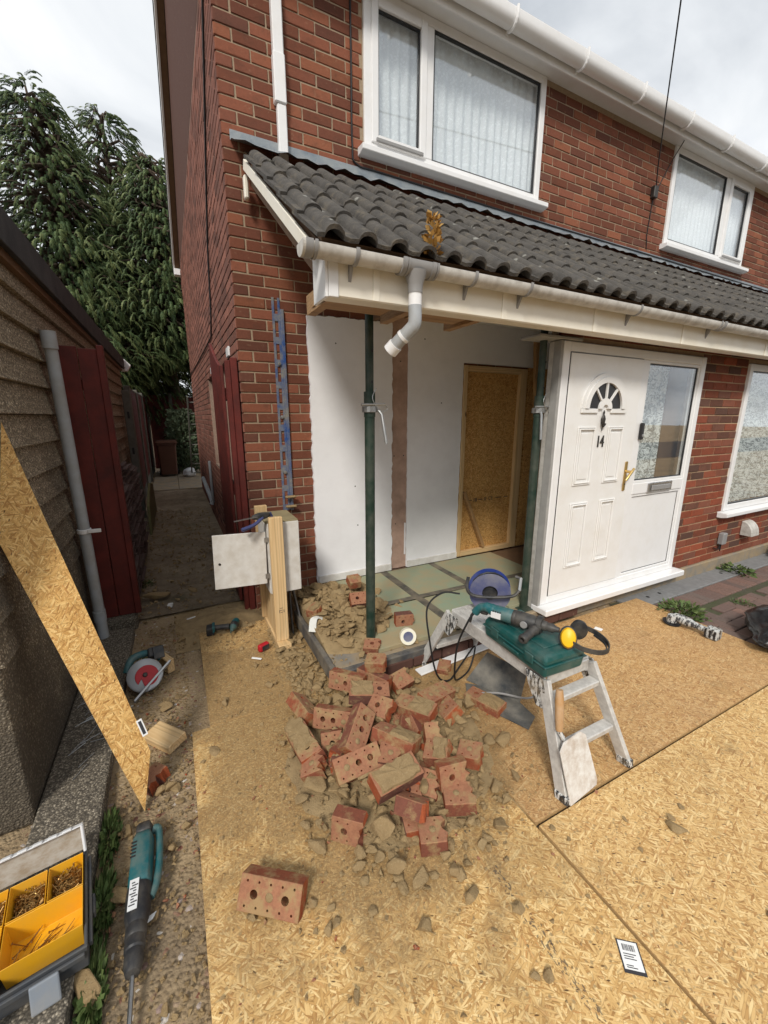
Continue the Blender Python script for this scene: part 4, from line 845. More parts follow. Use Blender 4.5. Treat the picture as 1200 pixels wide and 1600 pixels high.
# ---------------------------------------------------------------- vegetation
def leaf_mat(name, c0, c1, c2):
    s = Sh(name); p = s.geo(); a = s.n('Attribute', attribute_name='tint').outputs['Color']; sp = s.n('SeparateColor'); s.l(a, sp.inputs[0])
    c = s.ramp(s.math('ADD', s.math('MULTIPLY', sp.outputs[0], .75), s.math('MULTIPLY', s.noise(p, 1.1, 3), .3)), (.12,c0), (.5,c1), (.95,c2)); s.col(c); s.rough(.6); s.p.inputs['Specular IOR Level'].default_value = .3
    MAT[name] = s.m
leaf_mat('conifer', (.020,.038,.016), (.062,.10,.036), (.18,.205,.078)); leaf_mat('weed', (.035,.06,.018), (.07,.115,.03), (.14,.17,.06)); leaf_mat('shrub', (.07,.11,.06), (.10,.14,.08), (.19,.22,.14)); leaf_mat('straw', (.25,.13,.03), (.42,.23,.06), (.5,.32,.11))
simple('bark', (.085,.06,.042), .95, .4, 12, .012)
def spray(mb, base, d, L, r, tint, w0=.10, n=16):
    """one drooping flat spray: a curving stem with side leaflets hanging from it"""
    d = d.normalized(); side = d.cross(Vector((0,0,1)))
    side = side.normalized() if side.length > .05 else Vector((1,0,0)); p = base.copy(); st = L/n; v = d.copy()
    for i in range(n):
        t = i/n; v = (v+Vector((0,0,-.11))+Vector((r.uniform(-.06,.06),r.uniform(-.06,.06),0))).normalized(); p = p+v*st
        for sgn in (-1,1):
            l = w0*(.35+1.1*math.sin(math.pi*min(1,.12+t*.85)))*r.uniform(.6,1.25); q = (side*sgn*r.uniform(.45,1)+v*.8+Vector((0,0,-.55))).normalized(); e = p+q*l; wv = v.cross(q)
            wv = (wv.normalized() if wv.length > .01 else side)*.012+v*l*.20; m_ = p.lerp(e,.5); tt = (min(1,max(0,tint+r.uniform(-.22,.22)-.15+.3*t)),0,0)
            mb.add([p, m_+wv, e, m_-wv], [(0,1,2,3)], tt)
def conifer(name, label, x, y, h, rmax, seed, nspray, zbase=1.2, skew=0, group=None, up=0):
    r = random.Random(seed); t = thing(name, label, 'tree', (x,y,0), 0, group)
    MB().tube([(0,0,0),(.05,.02,h*.3),(.0,.05,h*.65),(skew,0,h*.98)], [.24,.19,.10,.02], 10).build('trunk', 'bark', t, smooth=True)
    lb = MB(); cr = MB()
    for k in range(nspray):
        z = zbase+(h-zbase)*(1-math.sqrt(r.random())*.995) if r.random() < .62 else r.uniform(zbase, h*.97); f = (z-zbase)/(h-zbase)
        R0 = rmax*(min(1, .55+f*2.2) if f < .2 else (1-((f-.2)/.8)**1.7)**.8)*(.75+.35*noise.noise(Vector((z*1.1,seed,0)))+.28*noise.noise(Vector((math.cos(k)*2,math.sin(k)*2,z*.9+seed))))
        a = r.uniform(0, 2*math.pi); rad = R0*(1-.62*r.random()**1.8)
        c, s_ = math.cos(a), math.sin(a); base = Vector((c*rad+skew*f, s_*rad, z)); d = Vector((c,s_,r.uniform(-.15,.5)+(.6 if f > .93 else 0)))
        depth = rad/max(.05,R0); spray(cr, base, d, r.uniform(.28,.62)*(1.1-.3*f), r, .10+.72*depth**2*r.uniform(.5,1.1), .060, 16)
        if k % 9 == 0 and rad > .3: lb.tube([(skew*f*.5,0,z+.15),(c*rad*.6,s_*rad*.6,z+.25),base], [.045,.03,.008], 5)
    lb.build('limb', 'bark', t); cr.build('crown', 'conifer', t)
    return t
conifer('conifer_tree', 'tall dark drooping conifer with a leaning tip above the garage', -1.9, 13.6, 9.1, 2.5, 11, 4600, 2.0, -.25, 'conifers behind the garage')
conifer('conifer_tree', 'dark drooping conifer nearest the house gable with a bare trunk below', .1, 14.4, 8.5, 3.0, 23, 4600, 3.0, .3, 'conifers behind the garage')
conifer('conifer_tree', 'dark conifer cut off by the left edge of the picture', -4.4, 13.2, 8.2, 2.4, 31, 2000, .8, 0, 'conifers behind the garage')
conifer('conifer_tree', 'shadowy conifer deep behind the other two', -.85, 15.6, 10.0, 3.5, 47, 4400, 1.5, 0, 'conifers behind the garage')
def leafy(name, label, cat, c, rx, rz, n, mat, seed, leaf=.07, flat=False, w=.35):
    r = random.Random(seed); b = MB()
    for k in range(n):
        a = r.uniform(0,6.283); q = r.random()**.5; z = r.random()
        p = Vector((math.cos(a)*rx*q*math.sqrt(max(.1,1-z*z*.7)), math.sin(a)*rx*q*math.sqrt(max(.1,1-z*z*.7)), z*rz)); d = Vector((math.cos(a)*.8+r.uniform(-.6,.6), math.sin(a)*.8+r.uniform(-.6,.6), r.uniform(.1,1.1) if not flat else r.uniform(-.1,.6))).normalized(); l = leaf*r.uniform(.5,1.3); s_ = d.cross(Vector((r.uniform(-1,1),r.uniform(-1,1),.6))).normalized()*l*w
        b.add([p, p+d*l*.5+s_, p+d*l, p+d*l*.5-s_], [(0,1,2,3)], (min(1,max(0,.25+.5*z+r.uniform(-.25,.25))),0,0))
    for k in range(max(3,n//60)):
        a = r.uniform(0,6.283); p1 = Vector((math.cos(a)*rx*.7, math.sin(a)*rx*.7, rz*r.uniform(.5,1))); q_ = p1.orthogonal().normalized()*.004; b.add([q_, -q_, p1-q_*.5, p1+q_*.5], [(0,1,2,3)], (.3,0,0))
    o = b.build(name, mat); o.location = c; tag(o, label, cat); return o
leafy('garden_shrub', 'grey-green bushy shrub behind the brown wheelie bin', 'shrub', (.28,13.45,.05), .55, 1.75, 3600, 'shrub', 3, .10)

# ---------------------------------------------------------------- the street behind the viewer (seen only in the window panes)
rd = MB().add([(-60,-12,-.006),(70,-12,-.006),(70,-5.5,-.006),(-60,-5.5,-.006)],[(0,1,2,3)]); simple('asphalt', (.055,.055,.057), .9, .25, 40, .003); rd = rd.build('road', 'asphalt'); rd['kind'] = 'structure'
for k, (x0, lab) in enumerate(((-9,'brown brick house across the street, left one'),(2,'brown brick house across the street, middle one'),(13,'brown brick house across the street, right one'))):
    h = thing('opposite_house', lab, 'house', (x0+4.5,-17,0), 0, 'houses across the street')
    MB().bb((x0,-24,0),(x0+9.4,-17,5.0)).build('wall', 'brick_side', h, world=True); MB().prism([(-24.4,4.9),(-16.6,4.9),(-20.5,7.6)], 9.8, Matrix(((0,0,1,x0-.2),(1,0,0,0),(0,1,0,0),(0,0,0,1)))).build('roof', 'tile_dark', h, world=True)
    for wx, wz, ww, wh in ((1,1,2.2,1.3),(1,3.4,2.0,1.1),(6,3.4,2.0,1.1),(6.2,1,2.2,1.3),(4.2,.1,.95,2.0)):
        w0 = MB().bb((x0+wx,-17.02,wz),(x0+wx+ww,-16.96,wz+wh)).build('window', 'upvc', h, world=True); MB().bb((x0+wx+.1,-16.958,wz+.1),(x0+wx+ww-.1,-16.95,wz+wh-.1)).build('pane', 'black_trim', w0, world=True)
# ---------------------------------------------------------------- demolition rubble
def rubble_mats():
    s = Sh('rubble_brick'); v = s.obj(); nn = s.n('TexCoord').outputs['Normal']; sx = s.n('SeparateXYZ'); s.l(nn, sx.inputs[0]); oi = s.n('ObjectInfo').outputs['Random']
    az = s.math('ABSOLUTE', sx.outputs[2]); ay = s.math('ABSOLUTE', sx.outputs[1])
    c = s.mix(s.noise(v, 30, 4), (.30,.062,.024), (.42,.11,.042))
    st = s.mix(oi, (.15,.066,.05), (.33,.092,.042)); c = s.mix(s.math('GREATER_THAN', ay, .7), c, st)
    bed = s.mix(s.noise(v, 22, 4), (.28,.12,.068), (.41,.20,.115)); c = s.mix(s.math('GREATER_THAN', az, .7), c, bed)
    c = s.mix(s.rng(s.noise(v, 70, 5, .75), .42, .7, 0, .6), c, s.mix(.55, c, (.06,.03,.025)))
    d = s.noise(s.map(s.geo(), loc=(4,1,2)), 16, 6, .7); c = s.mix(s.rng(s.math('ADD', d, s.math('MULTIPLY', oi, .12)), .54, .70, 0, .85), c, (.34,.235,.115))
    s.col(c); s.rough(.92); s.p.inputs['Specular IOR Level'].default_value = .2; s.bump(s.math('ADD', s.noise(v, 190, 4, .75), s.noise(v, 45, 3)), .003, .8); MAT['rubble_brick'] = s.m
    s = Sh('old_mortar'); v = s.geo(); oi = s.n('ObjectInfo').outputs['Random']; n = s.noise(v, 28, 6, .7)
    c = s.mix(n, (.19,.13,.062), (.40,.285,.15)); c = s.mix(s.rng(oi, 0, 1, 0, .6), c, s.mix(.6, c, (.30,.205,.105))); c = s.mix(s.rng(s.noise(v, 200, 3), .55, .7, 0, .5), c, (.43,.33,.19))
    s.col(c); s.rough(.95); s.p.inputs['Specular IOR Level'].default_value = .15; s.bump(s.math('ADD', s.noise(v, 150, 5, .75), s.noise(v, 38, 4)), .005, .9); MAT['old_mortar'] = s.m
rubble_mats()
def holed_brick(L, W=.1025, Hh=.065, broken=0, seed=0, big=3):
    """perforated brick as one closed solid; broken: jagged right-hand end"""
    r = random.Random(seed); e = .0022; holes = []
    cxs = [-.055,0,.055] if big == 3 else [-.03,.035]
    xo = .1075-L/2
    for c in cxs: holes.append((c-0+xo, 0, .0135))
    for i in range(5):
        x = -.082+i*.041
        holes.append((x+xo, .034, .0042)); holes.append((x+xo, -.034, .0042))
    h = L/2
    right = [(h,-W/2),(h,W/2)]
    if broken:
        right = []; n = 6
        for i in range(n+1): right.append((h+r.uniform(-.014,.009)*(1 if 0 < i < n else .6), -W/2+W*i/n))
    outl = [(-h+.003,W/2),(-h,W/2-.003),(-h,-W/2+.003),(-h+.003,-W/2)]+right
    mn = min(x for x, y in right)
    holes = [(x,y,q) for x,y,q in holes if x+q < mn-.004 and x-q > -h+.006]
    bm = bmesh.new(); loops = [outl]+[[(x+q*math.cos(a), y+q*math.sin(a)) for a in [2*math.pi*k/(12 if q > .01 else 6) for k in range(12 if q > .01 else 6)]] for x, y, q in holes]
    def inset(pl, d): return [(x*(1-2*d/L), y*(1-2*d/W)) for x, y in pl]
    caps = {}
    for side, zz, zi in ((1,Hh/2,Hh/2-e),(-1,-Hh/2,-Hh/2+e)):
        rings = []
        for li, pl in enumerate(loops):
            q = inset(pl, e) if li == 0 else pl
            jz = [r.uniform(-.0008,.0008) for _ in q]
            vs = [bm.verts.new((x,y,zz)) for x, y in q]; es = [bm.edges.new((vs[i], vs[(i+1)%len(vs)])) for i in range(len(vs))]; rings.append((vs, es))
        bmesh.ops.triangle_fill(bm, use_beauty=True, use_dissolve=False, edges=[e_ for _, es in rings for e_ in es])
        mid = [bm.verts.new((x+(r.uniform(-.006,.006) if broken and x > mn-.001 else 0),y,zi)) for x, y in outl]
        for i in range(len(mid)): j = (i+1)%len(mid); bm.faces.new((rings[0][0][i], rings[0][0][j], mid[j], mid[i]))
        caps[side] = (rings, mid)
    a, b = caps[1][1], caps[-1][1]
    for i in range(len(a)): j = (i+1)%len(a); bm.faces.new((a[i],a[j],b[j],b[i]))
    for (va,_), (vb,_) in zip(caps[1][0][1:], caps[-1][0][1:]):
        for i in range(len(va)): j = (i+1)%len(va); bm.faces.new((va[i],va[j],vb[j],vb[i]))
    bmesh.ops.recalc_face_normals(bm, faces=bm.faces)
    me = bpy.data.meshes.new('brick'); bm.to_mesh(me); bm.free(); me.materials.append(MAT['rubble_brick']); return me, holes
def chunk_mesh(seed, flat=.55, n=13, mat='old_mortar'):
    r = random.Random(seed); bm = bmesh.new()
    for i in range(n):
        v = Vector((r.gauss(0,1),r.gauss(0,1),r.gauss(0,1))).normalized(); bm.verts.new((v.x*r.uniform(.75,1.1), v.y*r.uniform(.55,.95), v.z*flat*r.uniform(.7,1)))
    res = bmesh.ops.convex_hull(bm, input=bm.verts); bmesh.ops.delete(bm, geom=[g for g in res['geom_interior'] if isinstance(g, bmesh.types.BMVert)], context='VERTS')
    bmesh.ops.bevel(bm, geom=list(bm.edges), offset=.05, segments=1, affect='EDGES'); bmesh.ops.recalc_face_normals(bm, faces=bm.faces)
    for f in bm.faces: f.smooth = False
    me = bpy.data.meshes.new('chunk'); bm.to_mesh(me); bm.free(); me.materials.append(MAT[mat]); return me
BRICKS = [
('full','edge',(0.764,1.963,0.100),-0.82,-12,0,'red brick on edge with three round holes at the top left of the heap'), # 0.23
('full','edge',(0.910,1.913,0.090),-1.07,-8,0,'brick on edge just right of the three-holed one'), # 0.24
('half','flat',(0.938,1.945,0.170),-0.62,4,3,'broken bright red brick at the top of the heap by the porch step'), # 0.14
('half','flat',(1.063,1.860,0.060),0.17,25,5,'shattered red brick end in the upper right of the heap'), # 0.16
('full','roll',(0.479,1.891,0.080),-1.41,-38,0,'brick with red face up at the upper left of the heap'), # 0.25
('full','edge',(0.596,1.724,0.090),-0.67,-20,0,'dull brick lying across the left of the heap'), # 0.18
('full','flat',(0.799,1.740,0.150),-0.40,8,-4,'long brick with a mortar lump on it in the upper middle of the heap'), # 0.22
('half','roll',(0.802,1.603,0.160),-1.04,30,5,'dark broken brick touching the long mortared one'), # 0.14
('full','roll',(0.631,1.510,0.170),-2.35,-50,-22,'long brick propped up at an angle in the middle of the heap'), # 0.26
('full','roll',(0.584,1.399,0.100),-0.04,35,5,'brick lying on its arris under the propped one'), # 0.21
('full','roll',(0.411,1.648,0.070),-1.47,14,0,'mortar-coated brick on the left flank of the heap'), # 0.19
('half','edge',(0.537,1.614,0.060),-0.26,-30,0,'half brick wedged on the left flank of the heap'), # 0.12
('half','flat',(0.413,1.507,0.050),-0.41,6,24,'notched half brick with a plugged hole at the lower left of the heap'), # 0.09
('full','flat',(0.990,1.573,0.100),-1.02,4,4,'salmon brick with holes up and plugged, right of the heap centre'), # 0.20
('full','flat',(1.170,1.640,0.070),-2.89,-6,6,'salmon brick with a row of plugged holes at the upper right of the heap'), # 0.20
('full','roll',(0.789,1.421,0.130),-0.99,-20,0,'greenish brick carrying a slab of mortar in the heap centre'), # 0.23
('full','roll',(0.684,1.231,0.140),0.09,18,0,'brick with its whole face under mortar in front of the heap centre'), # 0.24
('half','flat',(0.928,1.278,0.100),-0.80,10,14,'half brick with one open hole right of the heap centre'), # 0.11
('half','flat',(1.078,1.229,0.070),-0.85,4,6,'broken brick with a plugged hole at the right edge of the heap'), # 0.13
('half','edge',(0.921,1.161,0.110),-0.20,-20,0,'small red brick piece resting between two holed halves'), # 0.11
('half','flat',(0.903,1.086,0.050),-0.47,2,3,'large half brick with two plugged holes low on the right'), # 0.13
('half','roll',(0.818,1.211,0.060),-0.82,30,0,'crumbled orange brick half behind the low right pair'), # 0.09
('half','roll',(0.701,1.121,0.090),-0.91,-35,5,'broken purple brick leaning in the lower middle of the heap'), # 0.12
('half','roll',(0.454,1.191,0.055),-0.73,80,0,'orange half brick standing apart in front of the heap'), # 0.09
('half','flat',(0.726,1.016,0.035),-0.40,0,2,'half brick with one open hole at the front of the heap'), # 0.12
('full','flat',(1.425,1.527,0.035),-1.22,0,0,'whole brick with a mortar bed on top near the step platform'), # 0.21
('half','roll',(0.961,1.373,0.120),-0.34,40,0,'small red brick corner near the top of the right flank'), # 0.09
('half','roll',(0.731,1.366,0.100),-0.62,10,0,'brick piece with an open hole glimpsed in the middle of the heap'), # 0.07
('full','edge',(0.141,1.091,0.070),-0.65,-32,0,'whole brick on edge with three holes alone in the left foreground'), # 0.22
('half','edge',(1.345,2.317,0.200),-0.26,0,0,'orange brick piece on the porch floor beside the tape roll'), # 0.18
('half','roll',(1.196,2.883,0.310),-0.03,20,0,'broken red brick on top of the porch rubble against the white wall'), # 0.22
('half','roll',(1.124,2.624,0.270),-0.19,35,0,'broken red brick lower on the porch rubble'), # 0.20
('half','roll',(1.012,2.156,0.160),-0.57,10,0,'brick end at the edge of the porch step near the green prop'), # 0.16
('half','roll',(0.792,2.668,0.240),-1.00,10,0,'dull purple brick piece in the porch rubble by the timber stand'), # 0.16
('half','roll',(1.410,1.906,0.030),-0.78,10,0,'small red brick scrap under the step platform'), # 0.07
('half','roll',(-0.237,1.821,0.030),-0.84,10,0,'dull pink brick piece beside the chipboard plank foot'), # 0.09
]
def mortar_slab_mesh(L, W, seed, t=.014):
    r = random.Random(seed); pl = rag([(-L/2,-W/2),(L/2,-W/2),(L/2,W/2),(-L/2,W/2)], .006, r, .022); b = MB(); n = len(pl)
    vs = [(x,y,0) for x,y in pl]+[(x*.93+r.uniform(-.003,.003),y*.9,t*r.uniform(.6,1.2)) for x,y in pl]+[(r.uniform(-.01,.01),0,t*1.15)]
    b.add(vs, [(i,(i+1)%n,n+(i+1)%n,n+i) for i in range(n)]+[(n+i,n+(i+1)%n,2*n) for i in range(n)]); return b.mesh('mortar_bed','old_mortar')
rb = random.Random(12)
rx_ = random.Random(41)
for k in range(14):
    a_, q_ = rx_.uniform(0,6.283), rx_.uniform(.08,.42); BRICKS.append(('half' if k % 4 else 'full','roll',(.82+q_*math.cos(a_),1.50+q_*math.sin(a_)*.95,.05+rx_.uniform(0,.02)),rx_.uniform(-3.1,3.1),rx_.choice((0,90,35,-60,180)),rx_.randint(-12,12),'brick fragment wedged underneath the heaped bricks'))
for i, (kind, mode, c, yaw, ro, pi_, label) in enumerate(BRICKS):
    L = .215 if kind == 'full' else rb.uniform(.095,.135)
    small = 'scrap' in label or 'corner' in label or 'dull' in label and kind == 'half'
    if small: L = .075
    me, holes = holed_brick(L, broken=0 if kind == 'full' else 1, seed=i+3)
    ax = 90 if mode == 'edge' else 0
    if math.hypot(c[0]-.82,c[1]-1.48) < .52 and 'wedged underneath' not in label: c = (c[0],c[1],c[2]+(.022 if mode == 'flat' else .012))
    M = Matrix.Translation(c) @ Matrix.Rotation(yaw, 4, 'Z') @ Matrix.Rotation(R_(-pi_), 4, 'Y') @ Matrix.Rotation(R_(ax+ro), 4, 'X')
    t = thing('brick', label, 'brick', group='knocked-out bricks', M=M); o = link('brick_body', me, t)
    for k, (x, y, q) in enumerate(holes):
        if q > .01 and (k % 3 == i % 3 or 'plugged' in label):
            for sgn in (1,-1): MB().lathe([(q*.96,0),(q*.96,.002),(q*.6,.005),(0.0001,.006)], 12, Matrix.Translation((x,y,sgn*.0305)) @ Matrix.Rotation(0 if sgn > 0 else math.pi, 4, 'X')).build('mortar_plug', 'old_mortar', t, smooth=True)
    if 'mortar' in label or i % 4 == 1:
        W_ = .095; Ls = L*(.9 if 'whole face' in label or 'coated' in label else .55); off = 0 if 'whole face' in label else L*.18*(1 if i%2 else -1)
        if mode == 'roll' and abs(ro) > 25: m_ = link('mortar_bed', mortar_slab_mesh(Ls,.058,i), t); m_.matrix_local = Matrix.Translation((off,-.051*(1 if ro > 0 else -1),0)) @ Matrix.Rotation(R_(90 if ro > 0 else -90), 4, 'X')
        elif mode == 'edge': m_ = link('mortar_bed', mortar_slab_mesh(Ls,.055,i), t); m_.matrix_local = Matrix.Translation((off,-.051,0)) @ Matrix.Rotation(R_(90), 4, 'X')
        else: m_ = link('mortar_bed', mortar_slab_mesh(Ls,W_,i), t); m_.matrix_local = Matrix.Translation((off,0,.032))
# mounds of broken mortar under the heap and on the porch floor
def mound(name, cx, cy, rx, ry, z0, h, mat, label, seed, lim=(-9,9,-9,9)):
    b = MB(); n = 40; vs = []
    for j in range(n+1):
        for i in range(n+1):
            u, v = -1+2*i/n, -1+2*j/n; d = math.hypot(u,v); k = max(0,1-d)**.8*(1+.5*noise.fractal(Vector((u*4+seed,v*4,0)),1,2,4))
            vs.append((min(max(cx+rx*u, lim[0]), lim[1]), min(max(cy+ry*v, lim[2]), lim[3]), z0-.006+h*k))
    b.add(vs, [(j*(n+1)+i, j*(n+1)+i+1, (j+1)*(n+1)+i+1, (j+1)*(n+1)+i) for j in range(n) for i in range(n)]); o = b.build(name, mat, smooth=True); o['kind'] = 'stuff'; o['label'] = label; o['category'] = 'rubble'
simple('crumb_soil', (.33,.235,.12), .96, .4, 22, .012)
mound('mortar_dust', .80,1.50,.56,.56,.021,.036,'crumb_soil','fine mortar dust under the brick heap',1); mound('mortar_dust', .98,2.78,.50,.62,.136,.13,'crumb_soil','mortar dust piled on the porch floor',5,(.742,2.4,2.07,3.29)); mound('mortar_dust', .26,3.30,.40,.36,.0,.06,'crumb_soil','mortar dust at the foot of the red gate post',8)
# mortar chunks: single ones for what can be told apart, fine crumbs as one mass
CM = [chunk_mesh(i, (.45,.6,.75,.35)[i%4]) for i in range(14)]; BM_ = [chunk_mesh(40+i, .6, 11, 'rubble_brick') for i in range(4)]
rc = random.Random(77)
def gaus(cx, cy, sx, sy): return cx+rc.gauss(0,sx), cy+rc.gauss(0,sy)
def hz(x, y):
    """height of what lies underneath"""
    z = 0
    if .735 < x < 2.4 and 2.06 < y < 3.3:
        z = .137; z += .115*max(0,1-math.hypot((x-.98)/.5,(y-2.78)/.62))**.8
    elif -.06 < x < 3.58 and -.4 < y < 2.05: z = .021
    elif .02 < x < .70 and 2.06 < y < 3.12: z = .02
    elif -.655 < x < -.415 and y < 3.42: z = .055
    elif y > 3.6 and x < .5: return .030
    if z < .03: z += .042*max(0,1-math.hypot((x-.80)/.62,(y-1.50)/.62))**.8
    return z
ZONES = [  # weight, label, sampler, size range
 (80,'lump of broken mortar in the rubble on the porch floor', lambda: gaus(.99,2.68,.20,.30), (.028,.062)),
 (44,'lump of broken mortar along the outer edge of the porch step', lambda: (rc.uniform(.50,.69), rc.uniform(2.0,2.85)), (.018,.042)),
 (96,'lump of broken mortar among the heaped bricks', lambda: (lambda a,q: (.80+q*math.cos(a), 1.46+q*math.sin(a)))(rc.uniform(0,6.283), rc.uniform(.12,.58)), (.024,.056)),
 (34,'lump of old mortar on the soil beside the chipboard', lambda: (rc.uniform(-.36,-.085), rc.uniform(.85,2.95)), (.015,.038)),
 (26,'lump of broken mortar at the foot of the red gate post', lambda: gaus(.28,3.32,.16,.12), (.02,.045)),
 (20,'lump of mortar lying loose on the chipboard', lambda: (rc.uniform(.1,1.9), rc.uniform(.25,1.5)), (.010,.026)),
 (16,'lump of mortar on the muddy chipboard by the driver', lambda: (rc.uniform(.06,.6), rc.uniform(2.2,3.0)), (.012,.030)),
]
for wgt, lab, smp, (s0, s1) in ZONES:
    for k in range(wgt):
        x, y = smp(); s_ = rc.uniform(s0, s1)*(1 if rc.random() < .8 else 1.25)
        if 'chipboard' in lab and 'soil' not in lab and .25 < x < 1.3 and 1.0 < y < 1.9: continue
        if 'porch floor' in lab and (x < .76 or y > 3.27 or y < 2.09): continue
        if 'loose' in lab and x > 1.10 and y > .2 and abs(x-1.5) < .4 and y > .8: continue
        if 'heaped' in lab: lb2 = ('large ' if s_ > .036 else 'small ')+'mortar lump '+('at the left flank of' if x < .62 else 'at the right flank of' if x > 1.02 else 'in front of' if y < 1.40 else 'behind')+' the brick heap'
        elif 'porch floor' in lab: lb2 = ('large ' if s_ > .042 else 'small ')+'mortar lump on the porch floor '+('near the white wall' if y > 2.75 else 'near the front step edge')
        elif 'soil' in lab: lb2 = 'mortar lump on the soil strip '+('beside the demolition hammer' if y < 1.6 else 'beside the leaning plank and pine offcut' if y < 2.35 else 'beside the circular saw')
        elif 'outer edge' in lab: lb2 = 'mortar lump along the outer porch step, '+('behind the timber stand foot' if y > 2.45 else 'between the step corner and brick heap')
        else: lb2 = lab
        lab_ = lb2
        o = link('mortar_lump', CM[rc.randrange(14)]); o.location = (x,y,hz(x,y)+s_*.42); o.rotation_euler = (rc.gauss(0,.35),rc.gauss(0,.35),rc.uniform(0,6.283)); o.scale = (s_,s_,s_); tag(o, lab_, 'rubble', 'lumps of broken mortar')
special = [((.02,1.86,.02),.055,'flat oval mortar lump on the left edge of the long chipboard sheet'),((.33,1.20,.04),.055,'long mortar sliver left of the lone orange half brick'),((1.62,.62,.03),.045,'pointed mortar flake on the yellow chipboard sheet'),((1.74,.66,.025),.022,'small mortar nugget beside the pointed flake'),((.62,.42,.03),.05,'flat mortar plate at the bottom edge of the picture'),((-.33,1.36,.02),.06,'tan mortar piece in the weeds nearest the toolbox'),((-.38,1.12,.03),.075,'large split mortar slab below the toolbox latch'),((-.27,3.98,.05),.14,'big yellowish stone beside the red boarded panel'),((.02,4.0,.03),.08,'flat yellowish stone in the alley'),((.88,2.28,.17),.085,'square mortar tile lying on the porch step corner')]
for c, s_, lab in special:
    o = link('mortar_lump', CM[rc.randrange(14)]); o.location = c; o.scale = (s_,s_*.8,s_*.55); o.rotation_euler = (rc.gauss(0,.1),rc.gauss(0,.1),rc.uniform(0,6)); tag(o, lab, 'rubble')
cm_ = MB(); pool = [chunk_mesh(100+i, .6, 7) for i in range(10)]
def crumb(mbx, x, y, z, s_):
    me = pool[rc.randrange(10)]; M = Matrix.Translation((x,y,z)) @ Matrix.Rotation(rc.uniform(0,6.28),4,'Z') @ Matrix.Rotation(rc.gauss(0,.5),4,'X') @ Matrix.Scale(s_,4); mbx.add([M@v.co for v in me.vertices], [tuple(f.vertices) for f in me.polygons])
pool = [];
for i in range(10):
    r9 = random.Random(200+i); bm = bmesh.new()
    for k in range(8): v = Vector((r9.gauss(0,1),r9.gauss(0,1),r9.gauss(0,1))).normalized(); bm.verts.new((v.x,v.y*.8,v.z*.6))
    bmesh.ops.convex_hull(bm, input=bm.verts); me = bpy.data.meshes.new('c'); bm.to_mesh(me); bm.free(); pool.append(me)
SM = [(1500, lambda: gaus(.98,2.72,.20,.27), (.004,.016)), (900, lambda: (rc.uniform(.48,.70), rc.uniform(1.95,2.95)), (.004,.015)), (1700, lambda: gaus(.80,1.48,.34,.34), (.003,.014)), (2300, lambda: (rc.uniform(-.40,-.075), rc.uniform(.5,3.4)), (.003,.014)), (700, lambda: gaus(.25,3.32,.2,.14), (.004,.016)), (1000, lambda: (rc.uniform(-.06,1.9), rc.uniform(.15,2.0)), (.0015,.007)), (600, lambda: (rc.uniform(.05,.68), rc.uniform(2.08,3.1)), (.003,.012)), (1300, lambda: (rc.uniform(-.5,.48), rc.uniform(3.5,8.0)), (.006,.026)), (500, lambda: (rc.uniform(1.15,3.5), rc.uniform(.2,1.95)), (.001,.004)), (500, lambda: (rc.uniform(1.0,2.2), rc.uniform(2.1,3.0)), (.002,.009))]
for nn_, smp, (s0, s1) in SM:
    for k in range(nn_):
        x, y = smp()
        if .735 < x < 2.4 and y > 3.27 or (x > 2.4 and y > 2.0) or (.40 < x < 1.0 and y > 3.30): continue
        s_ = s0+(s1-s0)*rc.random()**2; crumb(cm_, x, y, hz(x,y)+s_*.25, s_)
for nn_, smp, (s0, s1), zr in ((150, lambda: gaus(.80,1.48,.22,.22), (.018,.045), .05), (170, lambda: gaus(.97,2.68,.20,.28), (.016,.045), .02), (120, lambda: (rc.uniform(.50,.69), rc.uniform(2.0,2.9)), (.014,.032), .0), (90, lambda: gaus(.26,3.30,.17,.12), (.015,.035), .0), (60, lambda: gaus(.70,1.05,.25,.12), (.014,.034), .0)):
    for k in range(nn_):
        x, y = smp()
        if (x > .70 and y > 3.27) or (.70 < x < .76 and y > 2.05) or (.42 < x and y > 3.30): continue
        s_ = rc.uniform(s0, s1); me = CM[rc.randrange(14)]; M = Matrix.Translation((x,y,hz(x,y)+s_*.35+rc.uniform(0,zr))) @ Matrix.Rotation(rc.uniform(0,6.28),4,'Z') @ Matrix.Rotation(rc.gauss(0,.35),4,'X') @ Matrix.Scale(s_,4); cm_.add([M@v.co for v in me.vertices], [tuple(f.vertices) for f in me.polygons])
o = cm_.build('mortar_crumbs', 'old_mortar'); tag(o, 'small crumbs of mortar strewn over the ground', 'rubble', kind='stuff')
cb_ = MB()
for k in range(420):
    x, y = gaus(.82,1.55,.36,.4) if rc.random() < .6 else (rc.uniform(-.38,-.08), rc.uniform(1.2,3.3)); s_ = .003+.010*rc.random()**2; crumb(cb_, x, y, hz(x,y)+s_*.25, s_)
o = cb_.build('brick_crumbs', 'rubble_brick'); tag(o, 'red brick crumbs among the mortar', 'rubble', kind='stuff')
